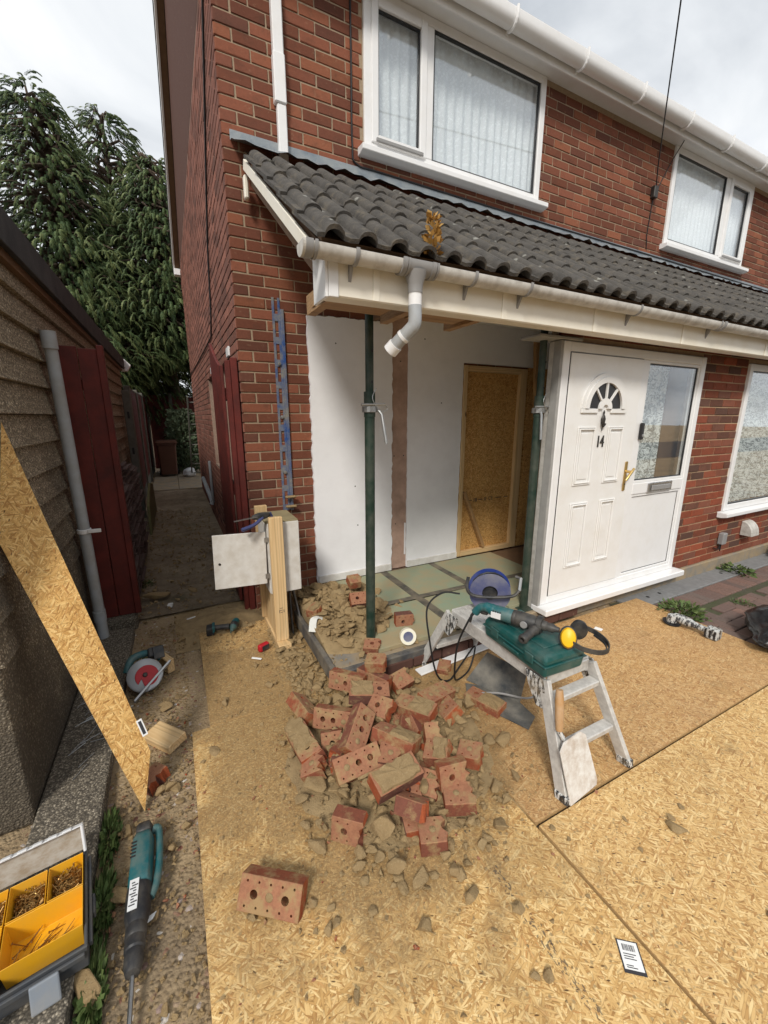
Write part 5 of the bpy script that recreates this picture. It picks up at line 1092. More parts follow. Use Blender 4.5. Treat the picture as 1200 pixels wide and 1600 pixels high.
# weeds
leafy('weed', 'leafy weed tuft beside the chipboard edge near the paving', 'weed', (3.66,1.66,0), .17, .07, 420, 'weed', 5, .042, False, .22); leafy('weed', 'low weed where the paving meets the brick wall', 'weed', (5.2,1.93,.01), .16, .05, 160, 'weed', 6, .045, True); leafy('weed', 'green plant at the right edge of the picture by the wall', 'weed', (6.25,1.80,0), .20, .18, 420, 'weed', 9, .07)
for i, (x, y, n_, lab) in enumerate(((-.385,1.62,330,'weeds between the concrete ledge and soil beside the plank foot'),(-.375,1.36,380,'weeds along the toolbox right side'),(-.37,1.10,380,'weeds in front of the toolbox latch'),(-.40,2.95,170,'weed below the grey downpipe foot'),(-.40,4.4,260,'weeds at the foot of the stacked roof tiles'),(4.35,1.50,120,'dry weed in the paving joints'))):
    wd = leafy('weed', lab, 'weed', (x,y,.0), .040 if i < 3 else .10, .028, n_, 'weed', 20+i, .022, False, .24); wd.scale = (.8,2.8,1) if i < 3 else (1,1,1)
# dry grass in the gutter
leafy('dry_gutter_weed', 'orange dried weed sprouting from the porch gutter', 'weed', (1.13,1.73,2.335), .025, .15, 170, 'straw', 31, .03)
# ---------------------------------------------------------------- tools and site gear: materials
simple('prop_green', (.010,.032,.021), .5, .3, 14, .0008, dirt=(.12,.11,.09), dirt_amt=.3); simple('galv', (.42,.43,.43), .42, .18, 20, .0006, metal=.8, dirt=(.3,.28,.25), dirt_amt=.3)
simple('teal', (.012,.11,.125), .42, .12, 10, .0003, dirt=(.25,.22,.17), dirt_amt=.27, dscale=12); simple('case_green', (.008,.075,.07), .42, .12, 6, .0004, dirt=(.16,.19,.17), dirt_amt=.25, dscale=9)
simple('tool_black', (.022,.023,.026), .5, .2, 16, .0005, dirt=(.17,.15,.12), dirt_amt=.25, dscale=14); simple('steel', (.35,.35,.35), .35, .2, 30, .0003, metal=.9); simple('guard_grey', (.36,.37,.38), .4, .12, 12, .0003, metal=.4); simple('saw_red', (.42,.012,.02), .45, .12)
simple('yellow_plastic', (.80,.40,.012), .42, .06, 6, .0003, dirt=(.55,.33,.08), dirt_amt=.25); simple('ear_yellow', (.85,.47,.01), .4, .05, 6, 0); simple('box_grey', (.055,.062,.072), .55, .18, 12, .0006, dirt=(.14,.12,.09), dirt_amt=.3); simple('latch_grey', (.19,.22,.26), .5, .1, 10, .0004, dirt=(.3,.26,.2), dirt_amt=.25)
simple('screw_gold', (.34,.20,.07), .38, .35, 60, 0, metal=.75); simple('blue_reel', (.028,.055,.26), .42, .15, 10, .0003, dirt=(.25,.24,.22), dirt_amt=.2); simple('reel_dusty', (.075,.085,.19), .6, .2, 12, .0004, dirt=(.25,.24,.23), dirt_amt=.35)
simple('blue_strip', (.018,.07,.24), .45, .2, 14, .0006, dirt=(.25,.235,.19), dirt_amt=.50, dscale=11); simple('grip_blue', (.05,.06,.16), .5, .15); simple('painted_board', (.66,.64,.60), .7, .08, 10, .0008, dirt=(.48,.43,.36), dirt_amt=.35, dscale=12); simple('rot_top', (.27,.22,.12), .9, .4, 14, .002)
simple('bag_black', (.010,.010,.011), .28, .2, 5, .004, spec=.6); simple('rubber_sheet', (.045,.05,.055), .6, .2, 10, .001, dirt=(.26,.24,.20), dirt_amt=.4); simple('handle_wood', (.42,.23,.09), .5, .2, 10, .0004, dirt=(.62,.58,.5), dirt_amt=.2); simple('tape_cream', (.78,.74,.60), .6, .05); simple('case_label', (.70,.71,.72), .5, .05, 10, 0)
simple('cloth_white', (.68,.68,.64), .85, .08, 12, .003); simple('ink', (.035,.035,.04), .6)
def spatter(name, base, paint, metal, amt):
    s = Sh(name); v = s.geo(); n = s.noise(s.map(v, (1,1,.5)), 55, 7, .75, .3); f = s.ramp(n, (.5-amt*.2, 0), (.54-amt*.2, 1)); f2 = s.ramp(s.noise(s.map(v, (1,1,.35), loc=(3,3,3)), 60, 5, .7), (.45,0), (.52,1)); f = s.math('MULTIPLY', f, f2)
    c = s.mix(s.noise(v, 40, 4), tuple(q*.8 for q in base), base); c = s.mix(f, c, paint); c = s.mix(s.rng(s.noise(s.map(v, loc=(8,1,0)), 12, 5, .7), .5, .7, 0, .55), c, (.36,.28,.18)); s.col(c); s.p.inputs['Metallic'].default_value = 0; s.set(s.p.inputs['Metallic'], s.math('MULTIPLY', s.math('SUBTRACT', 1.0, f), metal)); s.rough(.55); s.bump(f, .0015, .5); MAT[name] = s.m
spatter('alu_spattered', (.52,.50,.47), (.66,.645,.615), .15, .5); spatter('trowel_spattered', (.42,.39,.36), (.76,.75,.72), .1, 1.3); spatter('plastered_tool', (.035,.036,.04), (.50,.51,.50), 0, .75); spatter('joint_black', (.02,.022,.025), (.62,.62,.6), 0, .45)
def clear_mat():
    s = Sh('lid_clear'); d = s.n('BsdfDiffuse'); s.set(d.inputs[0], s.mix(s.rng(s.noise(s.obj(), 14, 5, .7), .4, .65), (.50,.46,.40), (.34,.27,.19))); g = s.n('BsdfGlossy', Roughness=.3); t = s.n('BsdfTransparent'); t.inputs[0].default_value = (.75,.72,.68,1); m1 = s.n('MixShader'); m1.inputs[0].default_value = .10; s.l(d.outputs[0], m1.inputs[1]); s.l(g.outputs[0], m1.inputs[2]); m2 = s.n('MixShader'); m2.inputs[0].default_value = .15; s.l(m1.outputs[0], m2.inputs[1]); s.l(t.outputs[0], m2.inputs[2]); s.l(m2.outputs[0], s.o.inputs[0]); MAT['lid_clear'] = s.m
clear_mat()
simple('alu_spattered', (.47,.455,.43), .5, .22, 26, .001, metal=.15, dirt=(.66,.645,.61), dirt_amt=.42, dscale=34); simple('trowel_spattered', (.74,.73,.70), .7, .1, 14, .003, dirt=(.42,.33,.25), dirt_amt=.42, dscale=16)
# ---------------------------------------------------------------- steel props
def prop(label, x, y, z0, z1, zc, lean=0, hs=1):
    t = thing('steel_prop', label, 'prop', (x,y,z0), 0, 'steel props holding up the porch roof'); T = lambda z: (lean*(z-z0)/(z1-z0), 0, z-z0)
    MB().tube([T(z0+.004),T(zc)], .0305, 20).build('outer_tube', 'prop_green', t, smooth=True); MB().tube([T(zc-.05),T(z1)], .0245, 18).build('inner_tube', 'prop_green', t, smooth=True)
    MB().box((0,0,.003),(.13,.13,.006)).build('foot_plate', 'prop_green', t, bevel=.002); MB().box((lean,0,z1-z0-.003),(.12,.12,.006)).build('head_plate', 'prop_green', t, bevel=.002)
    c = Vector(T(zc)); MB().lathe([(.0312,-.10),(.034,-.10),(.034,.045),(.0312,.045)], 20, Matrix.Translation(c)).build('threaded_collar', 'prop_green', t, smooth=True)
    k = c+Vector((0,0,-.055)); MB().lathe([(.035,-.018),(.046,-.018),(.046,.018),(.035,.018)], 16, Matrix.Translation(k)).build('collar_nut', 'galv', t, bevel=.002)
    MB().tube([k+Vector((.04*hs,-.03,0)),k+Vector((.055*hs,-.05,-.03)),k+Vector((.075*hs,-.07,-.20))], .009, 8).build('handle', 'galv', t, smooth=True)
    MB().cyl(k+Vector((-.07,-.036,.025)),k+Vector((.085,-.036,.028)),.007,n=8).build('pin', 'galv', t); MB().tube(catmull([k+Vector((.08,-.036,.03)),k+Vector((.10,-.04,.0)),k+Vector((.05,-.045,-.01)),k+Vector((0,-.04,.06)),k+Vector((.03,-.03,.12))],5), .0025, 6).build('pin_wire', 'galv', t)
    zz = zc+.10
    while zz < z1-.1:
        p = Vector(T(zz)); MB().cyl(p+Vector((.006,-.0252,0)),p+Vector((.006,-.0240,0)),.008,n=10).build('pin_hole', 'black_trim', t); zz += .17
prop('dark green steel prop standing in the middle of the porch opening', 1.055, 2.26, .137, 2.24, 1.72, .006)
prop('dark green steel prop against the left edge of the door frame', 2.352, 2.155, .137, 2.30, 1.72, -.02, -.4)
# ---------------------------------------------------------------- blue wall starter strip
bs_ = thing('blue_wall_tie_strip', 'blue slotted metal wall strip bolted to the brick pier', 'metal strip', (.79,YF,.85))
st_ = MB(); zz = .86; i = 0
MB().bb((.818,YF-.022,.86),(.842,YF-.002,2.41)).build('side_flange', 'blue_strip', bs_, world=True, bevel=.002)
while zz < 2.40:
    st_.bb((.757,YF-.007,zz),(.775,YF-.0035,zz+.162)); st_.bb((.800,YF-.0068,zz),(.8175,YF-.0037,zz+.162)); st_.bb((.7751,YF-.0072,zz),(.7999,YF-.0033,zz+.05)); zz += .163; i += 1
st_.build('slotted_web', 'blue_strip', bs_, world=True)
for z in (2.02,1.62,1.18): MB().cyl((.79,YF-.016,z),(.79,YF-.007,z),.014,n=12).cyl((.79,YF-.024,z),(.79,YF-.016,z),.008,n=6).build('fixing_bolt', 'galv', bs_, world=True)
for k, z in enumerate((.89,.97)): MB().bb((.77,YF-.07,z),(.86,YF-.03,z+.02)).build('mortar_crust', 'old_mortar', bs_, world=True, bevel=.008)
# ---------------------------------------------------------------- meter cabinet on a timber stand
ts = thing('timber_stand', 'new pine stand of two studs on a foot plate', 'timber stand', (.55,2.7,.02))
MB().bb((.508,2.60,.02),(.598,3.20,.062)).build('foot_plate', 'pine_y', ts, world=True, bevel=.003); MB().bb((.508,2.665,.0625),(.598,2.705,.968)).build('stud', 'pine_z', ts, world=True, bevel=.003); MB().bb((.490,3.085,.0625),(.580,3.125,.968)).build('stud', 'pine_z', ts, world=True, bevel=.003); MB().bb((.520,2.75,.0625),(.560,3.05,.40)).build('noggin', 'pine_z', ts, world=True, bevel=.003)
for k_, (a_, b_, w_, h_) in enumerate(((-.012,.0,.004,.024),(.0,.008,.016,.003),(.002,-.008,.014,.003),(.018,.0,.004,.022),(.0,.024,.022,.003))): MB().box((.553+a_,2.6643,.29+b_),(w_,.0008,h_)).build('grade_stamp', 'ink', ts, world=True)
mc = thing('meter_cabinet', 'white painted meter cabinet with its door hanging open', 'cabinet', (.6,2.9,.40))
MB().bb((.505,2.722,.405),(.720,2.738,.915)).build('front_panel', 'painted_board', mc, world=True, bevel=.002); MB().bb((.702,2.7385,.405),(.720,3.06,.905)).build('side_panel', 'painted_board', mc, world=True, bevel=.002); MB().bb((.500,2.7385,.405),(.516,3.06,.905)).build('side_panel', 'painted_board', mc, world=True, bevel=.002)
MB().bb((.500,2.739,.906),(.722,3.07,.924)).build('top_board', 'rot_top', mc, world=True, bevel=.002); MB().bb((.517,3.045,.405),(.701,3.06,.905)).build('back_panel', 'rot_top', mc, world=True)
md = MB().box((-.168,0,0),(.336,.018,.372)).build('cabinet_door', 'painted_board', mc, bevel=.002); md.matrix_local = MW[mc.name].inverted() @ Matrix.Translation((.488,2.738,.675)) @ Matrix.Rotation(R_(-4),4,'Z') @ Matrix.Rotation(R_(1.5),4,'Y')
for z in (-.13,.13): b_ = MB().box((.004,-.012,z),(.030,.008,.034)).build('hinge', 'galv', md)
MB().cyl((-.30,-.013,-.01),(-.30,-.009,-.01),.008,n=12).build('lock', 'iron', md)
cl = thing('quick_clamp', 'blue and black bar clamp lying on the cabinet top', 'clamp', (.50,2.72,.95), R_(200))
MB().beam((-.02,0,.03),(.24,.03,.035),.012,.006).build('bar', 'steel', cl); MB().loft([[(x,y*s_,z*s_+.03) for y,z in ((-.014,-.02),(.014,-.02),(.018,.012),(0,.022),(-.018,.012))] for x, s_ in ((-.03,.7),(.02,1.1),(.07,1.0),(.10,.6))]).build('body', 'tool_black', cl, smooth=True, bevel=.002)
MB().tube(catmull([(.04,0,.01),(.09,-.015,-.03),(.16,-.02,-.05)],5), .010, 8).build('trigger', 'grip_blue', cl, smooth=True); MB().tube(catmull([(.03,.01,.02),(.10,.02,-.015),(.19,.025,-.03)],5), .012, 8).build('grip', 'grip_blue', cl, smooth=True); MB().tube([(-.03,0,.04),(-.05,0,.0),(-.055,0,-.02)], [.012,.010,.012], 8).build('jaw', 'grip_blue', cl, smooth=True); MB().cyl((-.07,0,-.02),(-.045,0,-.02),.016,n=12).build('jaw_pad', 'saw_red', cl)
# dpc roll and strips by the slab corner
d_ = thing('damp_proof_strip', 'folded black damp-proof strip against the porch step behind the stand', 'plastic strip', (.70,2.9,.0)); MB().beam((.72,2.72,.02),(.70,3.0,.42),.05,.012,(1,0,0)).build('folded_strip', 'dpc', d_, world=True, bevel=.002); MB().beam((.655,2.80,.02),(.685,2.98,.38),.05,.010,(1,0,0)).build('folded_strip', 'dpc', d_, world=True, bevel=.002)
def ribbon(name, pts, w_, mat, label, cat, t=.003):
    P = catmull(pts, 6); b = MB(); vs = []
    for i, p in enumerate(P):
        d = (P[min(i+1,len(P)-1)]-P[max(i-1,0)]).normalized(); s_ = d.cross(Vector((.2,.1,1))).normalized()*w_/2; n_ = s_.cross(d).normalized()*t/2; vs += [p-s_-n_,p+s_-n_,p+s_+n_,p-s_+n_]
    n = len(P); b.add(vs, [(3,2,1,0),tuple(range(4*n-4,4*n))]+[(i*4+k,i*4+(k+1)%4,i*4+4+(k+1)%4,i*4+4+k) for i in range(n-1) for k in range(4)]); o = b.build(name, mat, smooth=True); tag(o, label, cat); return o
ribbon('cloth_scrap', [(.72,2.50,.17),(.76,2.58,.22),(.82,2.58,.215),(.86,2.50,.16),(.88,2.44,.15)], .05, 'cloth_white', 'white cloth scrap on the porch step corner', 'cloth')
# impact driver
dv = thing('impact_driver', 'teal and black cordless impact driver on the muddy chipboard', 'drill', (.185,3.06,.021), R_(-6))
MB().box((-.085,.015,.03),(.055,.085,.06)).build('battery', 'tool_black', dv, bevel=.008, seg=2); MB().box((-.062,.015,.045),(.02,.088,.05)).build('battery_clip', 'teal', dv, bevel=.005)
MB().tube(catmull([(-.06,.01,.045),(0,.0,.045),(.05,-.01,.045)],4), [.022,.022,.021,.020,.020,.021,.022,.023,.024][:9], 10).build('grip', 'tool_black', dv, smooth=True)
MB().lathe([(.0,.075),(.026,.07),(.031,.04),(.031,-.01),(.027,-.03),(.018,-.055),(.012,-.065),(.012,-.08),(.004,-.082),(.004,-.115)], 14, Matrix.Translation((.085,.0,.045)) @ Matrix.Rotation(R_(-90),4,'X') @ Matrix.Rotation(R_(14),4,'Y')).build('head', 'teal', dv, smooth=True); MB().lathe([(.0245,-.032),(.029,-.028),(.033,.0),(.0325,.012)], 14, Matrix.Translation((.085,.0,.045)) @ Matrix.Rotation(R_(-90),4,'X') @ Matrix.Rotation(R_(14),4,'Y'), cap=False).build('head_cover', 'tool_black', dv, smooth=True)
MB().tube(catmull([(-.07,.06,.03),(-.02,.075,.025),(.04,.06,.03)],4), .007, 6).build('belt_hook', 'tool_black', dv)
tm = thing('tape_measure', 'red and black tape measure by the timber foot plate', 'tape measure', (.415,2.67,.021), R_(25)); MB().box((0,0,.028),(.085,.04,.056)).build('case', 'saw_red', tm, bevel=.016, seg=3); MB().box((.004,-.021,.028),(.055,.003,.034)).build('side_plate', 'tool_black', tm, bevel=.001)
# masking tape
mt = thing('masking_tape', 'cream roll of masking tape standing on the porch edge', 'tape', (1.262,2.118,.192), R_(-20)); Mt = Matrix.Rotation(R_(72),4,'X'); MB().lathe([(.036,-.022),(.054,-.022),(.054,.022),(.036,.022),(.036,-.022)], 28, Mt, cap=False).build('tape_roll', 'tape_cream', mt, smooth=True); MB().lathe([(.0335,-.022),(.036,-.0221),(.036,.0221),(.0335,.022),(.0335,-.022)], 28, Mt, cap=False).build('core', 'case_label', mt, smooth=True); MB().lathe([(.0,.012),(.033,.012)],28,Mt,cap=False).build('core_label', 'reel_dusty', mt)
# white trim strip in front of the step
tr_ = MB().beam((1.24,1.945,.03),(1.95,1.99,.04),.07,.012,(0,0,1)).build('white_trim_strip', 'upvc', bevel=.003); tag(tr_, 'white plastic trim strip along the foot of the porch step', 'trim')
# ---------------------------------------------------------------- step platform
hp = thing('step_platform', 'paint-spattered aluminium folding step platform', 'platform', (1.53,1.48,.021))
X0, X1, Y0, Y1, HZ = 1.395, 1.695, 1.12, 1.83, .48
deck_ = MB().bb((X0+.012,Y0,HZ-.006),(X1-.012,Y1,HZ)).build('deck', 'alu_spattered', hp, world=True)
for i in range(8): MB().bb((X0+.03+i*.033,Y0+.01,HZ+.0002),(X0+.036+i*.033,Y1-.01,HZ+.004)).build('tread_rib', 'alu_spattered', deck_, world=True)
for x in (X0,X1-.0115): MB().bb((x,Y0,HZ-.075),(x+.0115,Y1,HZ+.003)).build('side_rail', 'alu_spattered', hp, world=True, bevel=.003)
MB().bb((X0+.012,Y0-.012,HZ-.055),(X1-.012,Y0-.0005,HZ+.001)).build('end_rail', 'alu_spattered', hp, world=True, bevel=.003); MB().bb((X0+.012,Y1+.0005,HZ-.055),(X1-.012,Y1+.012,HZ+.001)).build('end_rail', 'alu_spattered', hp, world=True, bevel=.003)
for yt, yb, s_ in ((Y0-.005,.915,-1),(Y1+.005,2.03,1)):
    zb = .024 if s_ < 0 else .024
    for x, xb in ((X0-.006,1.325),(X1+.006,1.745)):
        MB().beam((x,yt,HZ-.02),(xb,yb,zb+.02),.024,.058,(0,s_,.3)).build('leg', 'alu_spattered', hp, world=True, bevel=.003); MB().beam((xb,yb-.0,zb+.035),(xb,yb+s_*.006,zb-.003),.034,.068,(0,1,0)).build('rubber_foot', 'joint_black', hp, world=True, bevel=.005)
        MB().prism([(-.005,.02),(.10,.02),(.075,-.05),(.02,-.13),(-.055,-.12)], .006, Matrix(((0,0,1 if x < 1.5 else -1,x-.02 if x < 1.5 else x+.02),(-s_,0,0,yt),(0,1,0,HZ-.03),(0,0,0,1)))).build('hinge_plate', 'joint_black', hp, world=True, bevel=.003)
    for f in (.18,.60):
        y = yt+(yb-yt)*f; z = HZ-.02+(zb-HZ)*f; ex = .006+(.06)*f; MB().bb((X0-ex+.012,y-.028,z-.014),(X1+ex*.8-.012,y+.028,z+.014)).build('rung', 'alu_spattered', hp, world=True, bevel=.004)
# bucket trowel leaning on the rungs
bt = thing('bucket_trowel', 'white-caked square trowel with wooden handle leaning on the near rungs', 'trowel', (1.42,.88,.03))
Pb, Pt = Vector((1.43,.885,.030)), Vector((1.395,.955,.285)); ux = Vector((1,.10,.0)).normalized(); up_ = (Pt-Pb).normalized(); nn_ = ux.cross(up_).normalized()
MB().add([Pb+ux*a+up_*b+nn_*c for c in (0,.004) for a, b in ((-.105,.0),(.085,.0),(.098,.02),(.088,.235),(.055,.262),(-.06,.262),(-.095,.235))], [(6,5,4,3,2,1,0),tuple(range(7,14))]+[(k,(k+1)%7,7+(k+1)%7,7+k) for k in range(7)]).build('blade', 'trowel_spattered', bt, world=True)
MB().add([Pb+ux*a+up_*b-nn_*.0012 for a, b in ((-.055,.26),(.05,.258),(.075,.20),(.03,.19),(.012,.13),(-.012,.14),(-.03,.20),(-.075,.215))], [tuple(range(8))]).build('bare_steel_patch', 'tool_black', bt, world=True)
h0 = Pb+up_*.15-nn_*.014-ux*.02; h1 = Pb+up_*.30-nn_*.020-ux*.045; h2 = Vector((1.372,1.02,.475)); MB().tube([h0, Pb+up_*.24-nn_*.016-ux*.03, h1],[.006,.009,.011],8).build('tang', 'joint_black', bt, world=True, smooth=True); MB().tube([h1, h1.lerp(h2,.3), h1.lerp(h2,.7), h2],[.015,.018,.019,.015],12).build('handle', 'handle_wood', bt, world=True, smooth=True)
# tool case
tc_ = thing('tool_case', 'dark teal plastic tool case lying on the step platform', 'case', (1.485,1.295,.485), R_(-3)); cw, cl_ = .245, .43
MB().loft([[(x*cw*.5*k,y*cl_*.5*k2,z) for x,y in ((-1,-1),(1,-1),(1,1),(-1,1))] for z, k, k2 in ((0,.95,.97),(.058,1,1))]).build('lower_shell', 'case_green', tc_, bevel=.012, seg=2); MB().loft([[(x*cw*.5*k,y*cl_*.5*k2,z) for x,y in ((-1,-1),(1,-1),(1,1),(-1,1))] for z, k, k2 in ((.0605,1,1),(.085,.985,.99),(.108,.90,.94))]).build('lid', 'case_green', tc_, bevel=.010, seg=2)
MB().box((0,0,.0593),(cw+.012,cl_+.012,.006)).build('rim', 'case_green', tc_, bevel=.002)
MB().box((0,0,.1105),(cw*.62,cl_*.72,.005)).build('lid_panel', 'case_green', tc_, bevel=.002)
for y in (-.12,.12): MB().box((-cw/2-.005,y,.06),(.008,.055,.045)).build('latch', 'case_green', tc_, bevel=.003)
MB().box((-cw/2-.004,0,.035),(.008,.11,.018)).build('carry_handle', 'case_green', tc_, bevel=.003)
# SDS hammer drill on the case
HD = Matrix.Translation((1.395,1.41,.648)) @ Matrix.Rotation(math.atan2(1.17-1.52,1.50-1.325),4,'Z')
hd = thing('hammer_drill', 'teal corded rotary hammer lying on the tool case', 'drill', M=HD)
RX = Matrix.Rotation(R_(90),4,'Y')
MB().lathe([(.0,-.055),(.030,-.05),(.036,-.03),(.036,.055),(.034,.06)], 18, RX).build('motor_housing', 'teal', hd, smooth=True); MB().lathe([(.036,.06),(.037,.062),(.039,.09),(.037,.15),(.030,.175),(.026,.18)], 18, RX).build('gear_housing', 'tool_black', hd, smooth=True); MB().lathe([(.0365,.056),(.038,.058),(.038,.072),(.0365,.074)], 18, RX).build('collar', 'tool_black', hd, smooth=True)
MB().lathe([(.024,.18),(.024,.215),(.020,.22),(.022,.245),(.014,.26),(.012,.275)], 16, RX).build('chuck', 'tool_black', hd, smooth=True)
MB().tube(catmull([(-.04,0,.005),(-.085,0,.012),(-.12,0,-.002),(-.145,.0,-.035)],5), [.030]*3+[.026]*3+[.022]*4+[.021]*3+[.022]*3, 12).build('rear_grip', 'teal', hd, smooth=True); MB().box((-.095,0,-.022),(.04,.018,.02)).build('trigger', 'tool_black', hd, bevel=.005); MB().box((-.02,-.037,0),(.05,.006,.03)).build('rating_label', 'case_label', hd)
MB().lathe([(.018,.0),(.018,.02),(.026,.035),(.020,.05),(.020,.10),(.024,.125),(.018,.135),(.012,.135),(.011,.11)], 16, Matrix.Translation((.185,-.03,0)) @ Matrix.Rotation(R_(98),4,'X') @ Matrix.Rotation(R_(-14),4,'Y')).build('side_handle', 'tool_black', hd, smooth=True); MB().lathe([(.040,.172),(.043,.174),(.043,.196),(.040,.198)], 16, RX).build('handle_clamp', 'tool_black', hd); MB().cyl((.12,-.036,-.006),(.12,-.042,-.006),.018,n=14).build('mode_switch', 'gutter_clip', hd, bevel=.002)
pw_ = catmull([HD@Vector((-.148,0,-.03)),(1.285,1.545,.56),(1.27,1.60,.40),(1.29,1.64,.20),(1.40,1.75,.05),(1.55,1.82,.035),(1.62,1.86,.16),(1.50,1.85,.06),(1.36,1.78,.04),(1.26,1.77,.12),(1.22,1.80,.35),(1.24,1.86,.52),(1.36,1.88,.58),(1.46,1.84,.57)],6); MB().tube(pw_, .0055, 7).build('power_cord', 'cable_black', hd, world=True, smooth=True); MB().tube([HD@Vector((-.145,0,-.028)),HD@Vector((-.165,0,-.06)),HD@Vector((-.170,0,-.10))],[.010,.008,.006],8).build('cord_sleeve', 'tool_black', hd, world=True, smooth=True)
# ear defenders
ed = thing('ear_defenders', 'yellow and black ear defenders on the near end of the tool case', 'ear defenders', (1.545,1.13,.602), R_(-60))
for q, (x, y, rz_, rx_) in enumerate(((0,-.04,R_(12),R_(66)),(.03,.065,R_(-165),R_(80)))):
    Mq = Matrix.Translation((x,y,.038)) @ Matrix.Rotation(rz_,4,'Z') @ Matrix.Rotation(rx_,4,'X') @ Matrix.Diagonal((.85,1.15,1,1)); MB().lathe([(.040,-.012),(.046,-.008),(.046,.004),(.040,.008)], 24, Mq).build('cushion', 'tool_black', ed, smooth=True); MB().lathe([(.039,.008),(.040,.014),(.034,.026),(.018,.032),(.0,.033)], 24, Mq).build('ear_cup', 'ear_yellow' if q == 0 else 'tool_black', ed, smooth=True)
def band(pts, w_, t, nm, mat, par):
    P = catmull(pts, 7); b = MB(); vs = []
    for i, p in enumerate(P):
        d = (P[min(i+1,len(P)-1)]-P[max(i-1,0)]).normalized(); s_ = Vector((0,0,1)); s_ = (s_-d*s_.dot(d)).normalized()*w_/2; n_ = s_.cross(d).normalized()*t/2; vs += [p-s_-n_,p+s_-n_,p+s_+n_,p-s_+n_]
    n = len(P); b.add(vs, [(3,2,1,0),tuple(range(4*n-4,4*n))]+[(i*4+k,i*4+(k+1)%4,i*4+4+(k+1)%4,i*4+4+k) for i in range(n-1) for k in range(4)]); b.build(nm, mat, par, smooth=True)
band([(.0,-.055,.035),(.06,-.075,.022),(.13,-.06,.016),(.165,-.01,.016),(.15,.05,.022),(.10,.085,.035),(.04,.085,.05)], .022, .005, 'headband', 'tool_black', ed); band([(.0,-.048,.028),(.06,-.066,.012),(.125,-.052,.010),(.155,-.01,.010),(.142,.045,.014),(.095,.075,.026)], .010, .004, 'band_liner', 'tool_black', ed)
# cable reel
CR = Matrix.Translation((1.60,1.735,.606)) @ Matrix.Rotation(R_(-38),4,'Z') @ Matrix.Rotation(R_(90),4,'X')
cr_ = thing('cable_reel', 'blue cable reel on the far end of the step platform', 'cable reel', M=CR)
MB().lathe([(.05,-.045),(.118,-.045),(.124,-.040),(.124,-.034),(.116,-.036),(.05,-.036)], 36).build('flange', 'blue_reel', cr_, smooth=True); MB().lathe([(.045,.036),(.112,.036),(.120,.038),(.120,.046),(.112,.047),(.045,.044)], 36, cap=False).build('flange', 'reel_dusty', cr_, smooth=True); MB().lathe([(.06,-.036),(.06,.036)], 28, cap=False).build('hub', 'reel_dusty', cr_, smooth=True)
MB().tube([Vector((math.cos(a*.42)*(.072+.009*(a//15)), math.sin(a*.42)*(.072+.009*(a//15)), -.028+.056*((a%15)/15))) for a in range(75)], .006, 6).build('wound_cable', 'cable_black', cr_, smooth=True); MB().lathe([(.0,.02),(.042,.02),(.044,.036)],20,cap=False).build('socket_plate', 'tool_black', cr_)
MB().tube(catmull([(-.13,.10,.06),(-.135,.04,.085),(-.10,.0,.09),(0,-.005,.09),(.12,.01,.085),(.16,.04,.07)],5), .010, 8).build('carry_frame', 'tool_black', cr_, smooth=True); MB().tube([(.16,.04,.07),(.17,.10,.03),(.15,.09,-.02)], .009, 8).build('frame_return', 'galv', cr_, smooth=True)
# black plastic scraps under the platform
bp = thing('black_plastic_sheet', 'bent black plastic scraps on the ground under the step platform', 'plastic sheet', (1.5,1.5,.02))
MB().add([Vector(p)+Vector((0,0,k)) for k in (0,.004) for p in ((1.44,1.72,.03),(1.36,1.60,.026),(1.50,1.27,.024),(1.60,1.32,.026),(1.62,1.55,.03))], [(4,3,2,1,0),(5,6,7,8,9)]+[(k,(k+1)%5,5+(k+1)%5,5+k) for k in range(5)]).build('flat_piece', 'rubber_sheet', bp, world=True)
MB().add([Vector(p)+Vector((.004*k,-.004*k,0)) for k in (0,1) for p in ((1.46,1.74,.035),(1.60,1.44,.035),(1.66,1.46,.20),(1.58,1.70,.215))], [(3,2,1,0),(4,5,6,7)]+[(k,(k+1)%4,4+(k+1)%4,4+k) for k in range(4)]).build('upright_flap', 'rubber_sheet', bp, world=True); MB().tube(catmull([(1.42,1.60,.05),(1.50,1.50,.09),(1.62,1.42,.07),(1.72,1.42,.05)],6), .006, 6).build('grey_cord', 'gutter_clip', bp, world=True)
# ---------------------------------------------------------------- angle grinder on the right
ag = thing('angle_grinder', 'plaster-caked cordless angle grinder on the chipboard by the paving', 'grinder', (3.40,1.44,.021), R_(-88))
MB().lathe([(.0,.0),(.062,.0),(.062,.004),(.0,.005)], 28, Matrix.Translation((-.145,-.02,.012)) @ Matrix.Rotation(R_(9),4,'Y')).build('disc', 'black_trim', ag, smooth=True); MB().lathe([(.036,.008),(.038,.03),(.030,.062),(.012,.072)], 16, Matrix.Translation((-.145,-.02,.012))).build('gear_head', 'plastered_tool', ag, smooth=True); MB().lathe([(.030,-.14),(.036,-.11),(.037,-.04),(.026,.0),(.023,.06),(.026,.09)], 14, Matrix.Translation((0,0,.052)) @ Matrix.Rotation(R_(93),4,'Y')).build('body', 'plastered_tool', ag, smooth=True); MB().box((.125,0,.045),(.085,.078,.085)).build('battery', 'plastered_tool', ag, bevel=.012, seg=2)
MB().tube([(-.14,-.05,.05),(-.145,-.10,.055),(-.15,-.15,.05)],[.012,.016,.015],10).build('side_grip', 'plastered_tool', ag, smooth=True) if False else None
for i in range(3): MB().box((.09+i*.03,-.0395,.045),(.012,.003,.06)).build('battery_rib', 'black_trim', ag)
